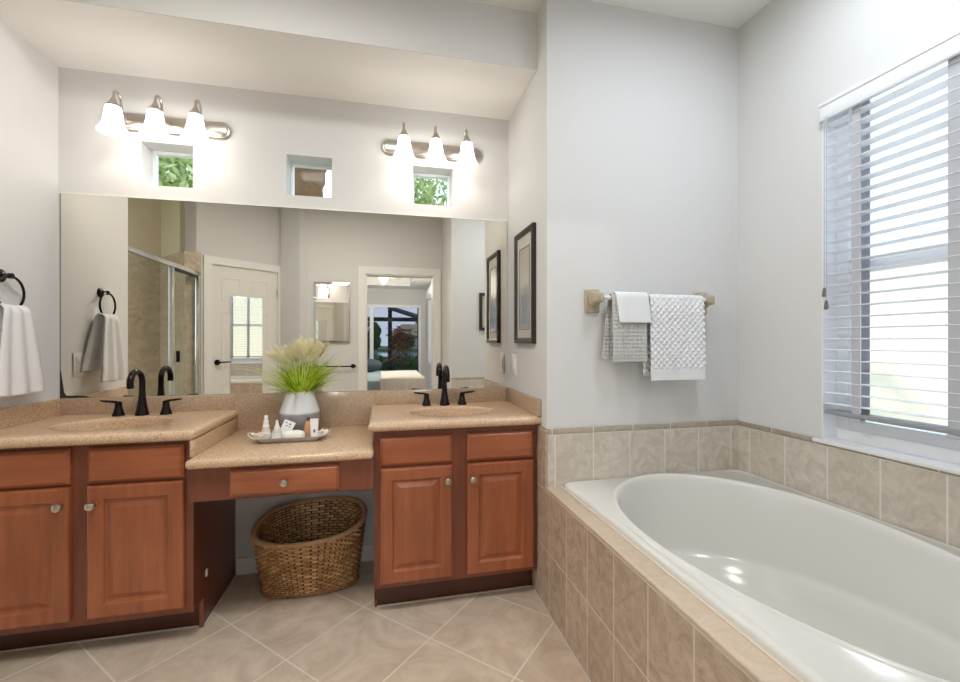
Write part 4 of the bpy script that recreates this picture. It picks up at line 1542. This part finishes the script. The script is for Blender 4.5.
bw = MB()
NA, ROWS = 264, 26
ST = 66
rings_ = []
for i in range(ROWS * 4 + 1):
    t = i / (ROWS * 4)
    row = i // 4
    ph = (i % 4) / 4
    prof = math.sin(PI * ph)
    ring = []
    for k in range(NA):
        a = 2 * PI * k / NA
        wv = math.sin(a * ST / 2 + PI * (row % 2))
        out = -0.003 + prof * (0.0045 + 0.0042 * wv) + 0.0012 * noise.noise(Vector((k * 0.2, i * 0.7, 0)))
        ring.append(bpt(a, t, out))
    rings_.append(ring)
bw.rings(rings_, True)
rings_ = []
for i in range(ROWS * 2 + 1):
    t = i / (ROWS * 2)
    ring = []
    for k in range(NA // 2):
        a = 2 * PI * k / (NA // 2)
        wv = math.sin(a * ST / 4 * 2 + PI * ((i // 2) % 2))
        ring.append(bpt(a, t, -0.014 - (i % 2) * 0.003 * (1 + wv)))
    rings_.append(ring)
bw.rings(rings_, True, True, False)
bo = bw.build('basket_body', 'wicker', bk, True, 70)
uvl = bo.data.uv_layers.new(name='weave')
for p in bo.data.polygons:
    us = []
    for li in p.loop_indices:
        c_ = bo.data.vertices[bo.data.loops[li].vertex_index].co
        ax_, ay_ = c_.x / 0.235, c_.y / 0.13
        n_ = 2.4 / 2
        a_ = math.atan2(math.copysign(abs(ay_) ** n_, ay_), math.copysign(abs(ax_) ** n_, ax_)) % (2 * PI)
        px_, py_ = math.copysign(abs(math.cos(a_)) ** (1 / n_), math.cos(a_)), math.copysign(abs(math.sin(a_)) ** (1 / n_), math.sin(a_))
        top_ = 0.306 + 0.044 * math.sin(a_) + 0.016 * math.cos(a_)
        us.append([li, a_ / (2 * PI) * ST, (c_.z - 0.004) / top_ * ROWS])
    mx_ = max(q[1] for q in us)
    for li, u_, w_ in us:
        if mx_ - u_ > ST / 2:
            u_ += ST
        uvl.data[li].uv = (u_, w_ + 0.5)
rm = MB()
pts = [bpt(2 * PI * k / 120, 1.0, -0.004) + Vector((0, 0, 0.004)) for k in range(121)]
rm.tube(pts, 0.010, 10, False)
for j in range(2):
    pts = []
    for k in range(481):
        a = 2 * PI * k / 480
        c_ = bpt(a, 1.0, -0.004) + Vector((0, 0, 0.003))
        o_ = Vector((math.cos(a), math.sin(a), 0))
        ph = a * 46 + j * PI
        pts.append(c_ + o_ * 0.0085 * math.cos(ph) + Vector((0, 0, 0.0085 * math.sin(ph))))
    rm.tube(pts, 0.0042, 6, False)
rm.build('braided_rim', 'wicker_rim', bk)
bs = MB()
pts = []
for k in range(361):
    a = 2 * PI * k / 360
    pts.append(bpt(a, 0.02, 0.002) + Vector((0, 0, 0.005 + 0.003 * math.sin(a * 44))))
bs.tube(pts, 0.0065, 8, False)
bs.build('base_band', 'wicker_plain', bk)

for k, (cx_, cy_, sz_) in enumerate(FILL_LIGHTS):
    cl = thing('ceiling_light', ['added square fill panel overhead in front of the vanity', 'added square fill panel overhead above the bathtub'][k], 'ceiling light', (cx_, cy_, HC))  # housing for the added fill lamps, out of view
    h_ = sz_ / 2
    q = MB()
    for a, b, c, d in ((-h_ - 0.03, h_ + 0.03, -h_ - 0.03, -h_), (-h_ - 0.03, h_ + 0.03, h_, h_ + 0.03), (-h_ - 0.03, -h_, -h_ + 0.0002, h_ - 0.0002), (h_, h_ + 0.03, -h_ + 0.0002, h_ - 0.0002)):
        q.box(cx_ + a, cx_ + b, cy_ + c, cy_ + d, HC - 0.028, HC)
    q.build('trim_ring', 'trim_white', cl, False)
    MB().box(cx_ - h_, cx_ + h_, cy_ - h_, cy_ + h_, HC - 0.012, HC - 0.004).build('diffuser', 'fan_glow', cl, False)  # glowing face of the added fill panel

# ================================================================== SEEN IN THE MIRROR: bathroom behind the camera
sh = thing('shower_enclosure', 'glass shower enclosure in chrome frame, reflected left of the door', 'shower', (-0.3, -1.5, 0))
gx = -0.30
ya, yb, yp = -0.577, -2.385, -1.83
zr = 1.83
MB().box(gx - 0.02, gx + 0.02, yb, ya, zr, zr + 0.04, 0.004).build('header_rail', 'chrome', sh)
MB().box(gx - 0.016, gx + 0.016, yp - 0.018, yp + 0.018, 0.1, zr, 0.004).build('door_post', 'chrome', sh)
MB().box(gx - 0.016, gx + 0.016, yb, yb + 0.035, 0.1, zr, 0.004).build('wall_jamb', 'chrome', sh)
MB().box(gx - 0.016, gx + 0.016, ya - 0.03, ya, 0.1, zr, 0.004).build('wall_jamb', 'chrome', sh)
MB().box(gx - 0.06, gx + 0.06, yb, ya, 0.0, 0.1, 0.004).build('curb', 'tile_shower', sh, False)
MB().box(gx - 0.003, gx + 0.003, yp + 0.018, ya - 0.03, 0.1, zr).build('glass_panel', 'pane_shower', sh, False)
gd = MB().box(gx - 0.003, gx + 0.003, yb + 0.035, yp - 0.018, 0.1, zr).build('glass_door', 'pane_shower', sh, False)
MB().box(gx + 0.003, gx + 0.03, yp - 0.09, yp - 0.072, 1.0, 1.1, 0.004).build('pull_handle', 'bronze', gd)
MB().box(gx - 0.014, gx + 0.014, yb + 0.035, yp - 0.018, zr - 0.022, zr - 0.002).build('door_frame', 'black_edge', gd, False)

bm_ = thing('wall_mirror', 'small frameless mirror on the wall left of the doorway', 'mirror', (0.91, DW, 1.16))
x0, x1, z0, z1 = 0.712, 1.108, 1.165, 1.868
fm = lambda d, x, z: Vector((x, DW + d, z))
MB().rings(panel_rings(x0, x1, z0, z1, [(0, 0.0), (0, 0.016), (0.0, 0.018), (0.026, 0.024)], fm), True, True, True).build('mirror_glass', 'mirror_clear', bm_, False)
MB().box(x0 - 0.003, x1 + 0.003, DW, DW + 0.015, z0 - 0.004, z0).build('bottom_channel', 'chrome', bm_, False)

tb2 = thing('towel_rail', 'black towel rail on the wall beside the doorway, reflected behind the grass', 'towel rail', (0.93, DW, 0.89))
for xc in (0.72, 1.146):
    MB().lathe([(0.0, 0.0), (0.026, 0.0), (0.026, 0.006), (0.012, 0.012), (0.010, 0.05), (0.013, 0.055), (0.0, 0.068)], (xc, DW, 0.892), 'Y', 18).turn(Matrix.Translation((0, 2 * DW, 0)) @ Matrix.Scale(-1, 4, (0, 1, 0))).build('post', 'bronze', tb2)
MB().tube([(0.70, DW + 0.05, 0.892), (1.185, DW + 0.05, 0.892)], 0.008, 10).build('rod', 'bronze', tb2)

pe = thing('framed_picture', 'black framed picture on the far end wall of the tub, seen only in the mirror', 'picture', (2.65, TE, 1.3))
x0, x1, z0, z1 = 2.503, 2.82, 1.30, 1.705
fe = lambda d, x, z: Vector((x, TE + d, z))
MB().rings(panel_rings(x0, x1, z0, z1, [(0, 0.0), (0, 0.026), (0.03, 0.026), (0.032, 0.008)], fe), True).build('frame', 'black_edge', pe, False)
MB().box(x0 + 0.028, x1 - 0.028, TE + 0.001, TE + 0.010, z0 + 0.028, z1 - 0.028).build('mat', 'mat_board', pe, False)

# ---------------------------------------------------------------- bedroom beyond the doorway
BY1 = DW - T              # bathroom side
BY0 = -7.65               # slider wall
BX0, BX1 = -2.2, 2.46
HB = 2.72
solid('floor_bedroom', 'carpet', (BX0, BX1, BY0, -3.2505, -0.1, 0.0), (0.6465, BX1, -3.25, -3.0105, -0.1, 0.0))
solid('ceiling_bedroom', 'ceiling_white', (BX0, BX1, BY0, BY1, HB, HB + 0.1))
tr_ = MB().box(BX0, BX1, BY0, BY0 + 0.6, 2.38, HB).box(BX0, BX1, BY1 - 0.5, BY1, 2.38, HB).box(BX0, BX0 + 0.6, BY0 + 0.6002, BY1 - 0.5002, 2.38, HB).box(BX1 - 0.4, BX1, BY0 + 0.6002, BY1 - 0.5002, 2.38, HB)
struct(tr_.build('ceiling_tray', 'ceiling_white', smooth=False))
SX0, SX1, SH = -1.2, 2.36, 2.02
solid('wall_bedroom_far', 'paint', (BX0, SX0, BY0 - 0.12, BY0, -0.1, HB), (SX1, BX1, BY0 - 0.12, BY0, -0.1, HB), (SX0, SX1, BY0 - 0.12, BY0, SH, HB))
solid('wall_bedroom_left', 'paint', (BX0 - 0.12, BX0, BY0 - 0.12, BY1, -0.1, HB))
sy0, sy1, sz0, sz1 = -7.0, -5.5, 0.72, 2.12
solid('wall_bedroom_right', 'paint', (BX1, BX1 + 0.12, BY0 - 0.12, sy0, -0.1, HB), (BX1, BX1 + 0.12, sy1, BY1, -0.1, HB), (BX1, BX1 + 0.12, sy0, sy1, -0.1, sz0), (BX1, BX1 + 0.12, sy0, sy1, sz1, HB))
solid('wall_bedroom_near', 'paint', (BX0, 0.646, BY1 - 0.12, BY1 - 0.0005, -0.1, HB), (W, BX1, BY1 - 0.12, BY1 - 0.0005, -0.1, HB), (0.646, OX0, BY1 - 0.02, BY1 - 0.0005, -0.1, HB))
s_ = MB().frame('Y', BY0 - 0.09, BY0 - 0.02, SX0, SX1, 0.0, SH, 0.06).box(1.20, 1.28, BY0 - 0.088, BY0 - 0.022, 0.0602, SH - 0.0602)
d2 = struct(s_.build('door_2', 'vinyl', smooth=False), 'white framed sliding glass door of the bedroom, seen through the doorway')
MB().box(SX0 + 0.06, 1.20, BY0 - 0.06, BY0 - 0.052, 0.05, SH - 0.06).build('pane', 'pane_dimmed', d2, False)
MB().box(1.28, SX1 - 0.06, BY0 - 0.06, BY0 - 0.052, 0.05, SH - 0.06).build('pane', 'pane_dimmed', d2, False)
s_ = MB()
s_.frame('X', BX1 + 0.05, BX1 + 0.1, sy0, sy1, sz0, sz1, 0.05).box(BX1 + 0.055, BX1 + 0.095, sy0 + 0.0502, sy1 - 0.0502, 1.42, 1.46)
w5 = struct(s_.build('window_5', 'vinyl', smooth=False), 'bedroom side window seen through the doorway')
MB().box(BX1 + 0.07, BX1 + 0.075, sy0, sy1, sz0, sz1).build('pane', 'pane', w5, False)
v2 = MB().box(BX1 - 0.07, BX1 - 0.001, sy0 - 0.05, sy1 + 0.05, sz1 - 0.02, sz1 + 0.13, 0.004).build('window_valance', 'blind_white')
tag(v2, 'white box valance over the bedroom side window', 'valance')

# ceiling fan
cf = thing('ceiling_fan', 'dark ceiling fan with white blades and lit dome in the bedroom', 'ceiling fan', (1.50, -5.3, HB))
MB().lathe([(0.0, 0.0), (0.06, 0.0), (0.055, -0.05), (0.014, -0.06), (0.014, -0.28), (0.05, -0.29), (0.10, -0.32), (0.105, -0.38), (0.08, -0.42), (0.0, -0.425)], (1.50, -5.3, HB - 0.002), seg=24).build('motor', 'fan_dark', cf)
for k in range(5):
    a = 2 * PI * k / 5 + 0.2
    Mk = Matrix.Translation((1.50, -5.3, HB - 0.36)) @ Matrix.Rotation(a, 4, 'Z') @ Matrix.Rotation(R(10), 4, 'X')
    MB().box(0.09, 0.64, -0.055, 0.055, -0.004, 0.004, 0.003).turn(Mk).build('blade', 'fan_blade', cf)
MB().lathe([(0.085, -0.425), (0.082, -0.455), (0.06, -0.485), (0.0, -0.50)], (1.50, -5.3, HB), seg=24).build('light_dome', 'fan_glow', cf)
l = bpy.data.lights.new('fan_light', 'POINT')
l.energy = 80
l.color = (1, 0.96, 0.9)
l.shadow_soft_size = 0.03
lo = bpy.data.objects.new('fan_light', l)
COL.objects.link(lo)
lo.location = (1.50, -5.3, HB - 0.505)

# bed
bd = thing('bed', 'bed with blue-grey spread in the bedroom, seen through the doorway', 'bed', (1.2, -5.2, 0))
MB().box(0.2, 2.05, -6.6, -4.3, 0.1, 0.32, 0.02).build('base', 'wood_frame', bd)
for xx in (0.28, 1.97):
    for yy in (-6.5, -4.4):
        MB().box(xx - 0.04, xx + 0.04, yy - 0.04, yy + 0.04, 0, 0.11).build('leg', 'wood_frame', bd, False)
MB().box(0.2, 2.05, -6.6, -4.3, 0.32, 0.55, 0.05, 4).build('mattress', 'bed_white', bd)


def spread(u, v):
    x = 0.14 + 1.97 * u
    y = -4.24 - 2.3 * v
    e = min(u, 1 - u) * 1.97
    z = 0.585 + 0.012 * noise.noise(Vector((x * 4, y * 4, 0)))
    return Vector((x, y, z))


def drapes(mb, fnz, x0, x1, y0, y1, ztop, zbot, amp, wl, n=80):
    """closed cloth skirt over a rectangle: top plus four hanging sides with folds"""
    per = []
    for i in range(n):
        per.append((x0 + (x1 - x0) * i / n, y1, 0, 1))
    for i in range(n):
        per.append((x1, y1 + (y0 - y1) * i / n, 1, 0))
    for i in range(n):
        per.append((x1 + (x0 - x1) * i / n, y0, 0, -1))
    for i in range(n):
        per.append((x0, y0 + (y1 - y0) * i / n, -1, 0))
    rs = []
    for j in range(9):
        t = j / 8
        ring = []
        for i, (x, y, nx, ny) in enumerate(per):
            o = amp * t * math.sin(i * wl) + 0.01 * t
            zz_ = ztop - (ztop - zbot) * t if j else ztop
            ring.append((x + nx * o, y + ny * o, zz_))
        rs.append(ring)
    cxm, cym = (x0 + x1) / 2, (y0 + y1) / 2
    inner = []
    for k in (0.98, 0.8, 0.5, 0.15):
        inner.append([(cxm + (x - cxm) * k, cym + (y - cym) * k, ztop + 0.012 + 0.012 * noise.noise(Vector((x * 3 * k, y * 3 * k, 0)))) for x, y, _, _ in per])
    mb.rings(list(reversed(inner)) + rs, True, True, False)


q = MB()
drapes(q, None, 0.17, 2.08, -6.55, -4.27, 0.575, 0.16, 0.02, 0.9)
q.build('bedspread', 'bed_blue', bd, True, 60)
q = MB()
drapes(q, None, 1.45, 2.12, -5.9, -4.22, 0.612, 0.36, 0.03, 1.1, 40)
tw = q.build('throw_blanket', 'bed_white', None, True, 60)
tag(tw, 'cream ruffled throw draped over the right side of the bed', 'blanket')
q = MB().sphere((1.22, -6.1, 0.72), 0.26, 0.16, 0.13, 24, 14)
tag(q.build('cushion', 'cushion_dark'), 'dark blue-grey round cushion lying on the bed', 'cushion')

# ================================================================== OUTDOORS
solid('ground', 'lawn', (-60, 60, -34, BY0 - 4.6, -0.3, -0.12), (-60, W2 + T, 0.6, 60, -0.3, -0.12), (-60, -2.5, -12, 0.6, -0.3, -0.12))
solid('ground_side', 'paver', (W2 + T, 60, -12, 60, -0.3, -0.12))
solid('ground_lanai', 'paver', (-4, 6, BY0 - 4.6, BY0 - 0.12, -0.2, -0.02))
solid('ground_lake', 'lake', (-80, 80, -62, -34, -0.6, -0.35))
solid('ground_bank', 'lawn', (-80, 80, -110, -62, -0.5, -0.1))
solid('wall_neighbour', 'neighbour', (W2 + 4.0, W2 + 4.3, -9, 4, -0.3, 2.35), label='pale cream wall of the neighbouring house outside the tub window')


def tree(name, label, x, y, zt, zc, rx, rz, n, mat, cat='tree', trunk=0.1, group=None, leaf=0.12, seed=0):
    rg = random.Random(seed)
    t = thing(name, label, cat, (x, y, -0.12), group)
    MB().tube([(x, y, -0.12), (x + 0.05, y, zc * 0.5), (x, y + 0.03, zc)], [trunk, trunk * 0.8, trunk * 0.5], 10).build('trunk', 'bark', t)
    mb = MB()
    bm = mb.bm
    for i in range(n):
        while True:
            p = Vector((rg.uniform(-1, 1), rg.uniform(-1, 1), rg.uniform(-1, 1)))
            if p.length < 1 and noise.noise(p * 1.7 + Vector((seed, 0, 0))) > -0.22:
                break
        c = Vector((x + p.x * rx, y + p.y * rx, zc + p.z * rz))
        u = Vector((rg.gauss(0, 1), rg.gauss(0, 1), rg.gauss(0, 1))).normalized()
        w = u.orthogonal().normalized()
        s = leaf * rg.uniform(0.6, 1.3)
        vs_ = [bm.verts.new(c + q) for q in (u * s, w * s * 0.4, -u * s, -w * s * 0.4)]
        bm.faces.new(vs_)
    mb.build('foliage', mat, t, True, 180, False)
    return t


tree('garden_tree', 'leafy tree outside the left square window', -2.2, 6.2, 6, 4.1, 1.7, 1.5, 9000, 'leaf_pale', leaf=0.085, seed=3)
tree('garden_tree', 'loose green tree outside the right square window', 2.3, 6.4, 6, 3.9, 0.9, 1.1, 3000, 'leaf', leaf=0.075, seed=9)
pt = thing('palm_trunk', 'thick brown palm trunk outside the middle square window', 'tree', (0.52, 3.2, -0.12))
prof = []
for i in range(60):
    z = -0.12 + 5.6 * i / 59
    prof.append((0.27 + 0.012 * (1 if i % 2 else -1) - 0.01 * z, z))
MB().lathe(prof, (0.52, 3.2, 0), seg=28, cap0=True, cap1=True).turn(Matrix.Translation((0.52, 3.2, 3)) @ Matrix.Rotation(R(9), 4, 'Y') @ Matrix.Translation((-0.52, -3.2, -3))).build('trunk', 'bark', pt)
pm = MB()
for k in range(12):
    a = 2 * PI * k / 12
    pts = [(1.0 + math.cos(a) * r_, 3.2 + math.sin(a) * r_, 5.5 + 0.8 * math.sin(min(PI, r_ * 1.5)) - 0.25 * r_ * r_) for r_ in (0, 0.4, 0.8, 1.2, 1.6, 1.9)]
    pm.tube(pts, [0.03, 0.07, 0.1, 0.1, 0.06, 0.01], 6)
pm.build('fronds', 'leaf', pt)

# lanai cage
cg = thing('lanai_cage', 'dark bronze screen cage frame over the terrace beyond the slider', 'screen cage', (1.2, -10.4, -0.02))
cy_ = BY0 - 3.2
b_ = MB().box(-4, 6, cy_ - 0.05, cy_ + 0.05, 1.78, 1.90).box(-4, 6, cy_ - 0.05, cy_ + 0.05, 3.3, 3.4)
b_.build('beam', 'cage_bronze', cg, False)
for xx in (-2.4, -0.3, 1.70, 3.9):
    MB().box(xx - 0.06, xx + 0.06, cy_ - 0.05, cy_ + 0.05, -0.02, 3.4).build('post', 'cage_bronze', cg, False)
b_ = MB()
b_.tube([(1.72, cy_, 2.18), (2.7, cy_ + 1.6, 1.75)], 0.07, 6)
b_.build('brace', 'cage_bronze', cg)
MB().box(2.40, 2.62, BY0 - 1.7, BY0 - 1.5, -0.02, 2.6).build('post', 'cage_bronze', cg, False)

# red-leaved plant on the terrace
rp_ = thing('terrace_plant', 'red-leaved potted plant on the terrace beyond the slider', 'plant', (1.95, BY0 - 1.4, -0.02))
px, py = 1.95, BY0 - 1.4
MB().lathe([(0, 0), (0.18, 0), (0.24, 0.38), (0.26, 0.42), (0.22, 0.42), (0.0, 0.38)], (px, py, -0.02), seg=24).build('pot', 'planter', rp_)
st_ = MB()
lf = MB()
lg = MB()
rg = random.Random(5)
for k in range(9):
    a = rg.uniform(0, 2 * PI)
    top = Vector((px + 0.32 * math.cos(a) * rg.random(), py + 0.2 * math.sin(a), rg.uniform(1.0, 1.6)))
    st_.tube([(px + 0.08 * math.cos(a), py + 0.08 * math.sin(a), 0.36), (px + 0.15 * math.cos(a), py + 0.1 * math.sin(a), 0.8), top], [0.016, 0.013, 0.01], 6)
    for j in range(26):
        b2 = rg.uniform(0, 2 * PI)
        d = Vector((math.cos(b2), math.sin(b2), rg.uniform(-0.5, 0.9))).normalized()
        p0 = top - Vector((0, 0, rg.uniform(0, 0.45)))
        ln_ = rg.uniform(0.16, 0.30)
        w = d.cross(Vector((0, 0, 1))).normalized() * 0.026
        mb = lg if (j % 4 == 0 and k > 4) else lf
        v = [mb.bm.verts.new(q) for q in (p0, p0 + d * ln_ * 0.5 + w, p0 + d * ln_ + Vector((0, 0, -0.04)), p0 + d * ln_ * 0.5 - w)]
        mb.bm.faces.new(v)
st_.build('stems', 'bark', rp_)
lf.build('red_leaves', 'leaf_red', rp_, True, 180, False)
lg.build('green_leaves', 'leaf', rp_, True, 180, False)

# clipped hedge beyond the terrace, far houses and trees over the lake
hx = MB()
rg = random.Random(11)
for i in range(3400):
    c = Vector((rg.uniform(-3.5, 5.0), rg.uniform(-13.9, -13.2), rg.uniform(-0.1, 0.62)))
    u = Vector((rg.gauss(0, 1), rg.gauss(0, 1), rg.gauss(0, 1))).normalized()
    w = u.orthogonal().normalized()
    vs_ = [hx.bm.verts.new(c + q) for q in (u * 0.11, w * 0.05, -u * 0.11, -w * 0.05)]
    hx.bm.faces.new(vs_)
tag(hx.build('hedge', 'leaf_dark', None, True, 180, False), 'low dark green hedge at the edge of the terrace', 'hedge')
for k, (x, wd) in enumerate(((-7.5, 9.0), (7.0, 9.0))):
    hs = thing('lake_house', ['tan roofed house across the lake, left one', 'tan roofed house across the lake, right one'][k], 'house', (x, -66, -0.1), 'houses across the lake')
    MB().box(x - wd / 2, x + wd / 2, -70, -66, -0.1, 2.1).build('walls', 'stucco', hs, False)
    r_ = MB()
    r_.rings([[(x - wd / 2 - 0.6, -70.6, 2.05), (x + wd / 2 + 0.6, -70.6, 2.05), (x + wd / 2 + 0.6, -65.4, 2.05), (x - wd / 2 - 0.6, -65.4, 2.05)],
              [(x - wd / 2 + 2, -68.2, 3.9), (x + wd / 2 - 2, -68.2, 3.9), (x + wd / 2 - 2, -67.8, 3.9), (x - wd / 2 + 2, -67.8, 3.9)]], True, True, True)
    r_.build('roof', 'roof_tan', hs, False)
for k, (x, y, zc, rx, rz, mt) in enumerate(((-9.5, -63.4, 1.1, 1.9, 1.4, 'leaf_dark'), (-4.6, -63.2, 1.0, 1.8, 1.3, 'leaf'), (-0.2, -64, 1.9, 1.6, 2.2, 'leaf_dark'), (4.4, -63.3, 1.0, 1.7, 1.3, 'leaf_dark'), (-5.5, -74.5, 4.2, 2.4, 2.2, 'leaf_dark'), (9.5, -74.5, 4.0, 2.6, 2.4, 'leaf'))):
    tree('shore_tree', ['round dark shrub tree at far left of the lake shore', 'pale green low tree in front of the left lake house', 'tallest dark tree between the two lake houses', 'low dark tree in front of the right lake house', 'dark tree rising behind the left lake house', 'green tree rising behind the right lake house'][k], x, y, 0, zc, rx, rz, 900, mt, 'tree', 0.18, 'trees on the lake shore', 0.42, 20 + k)
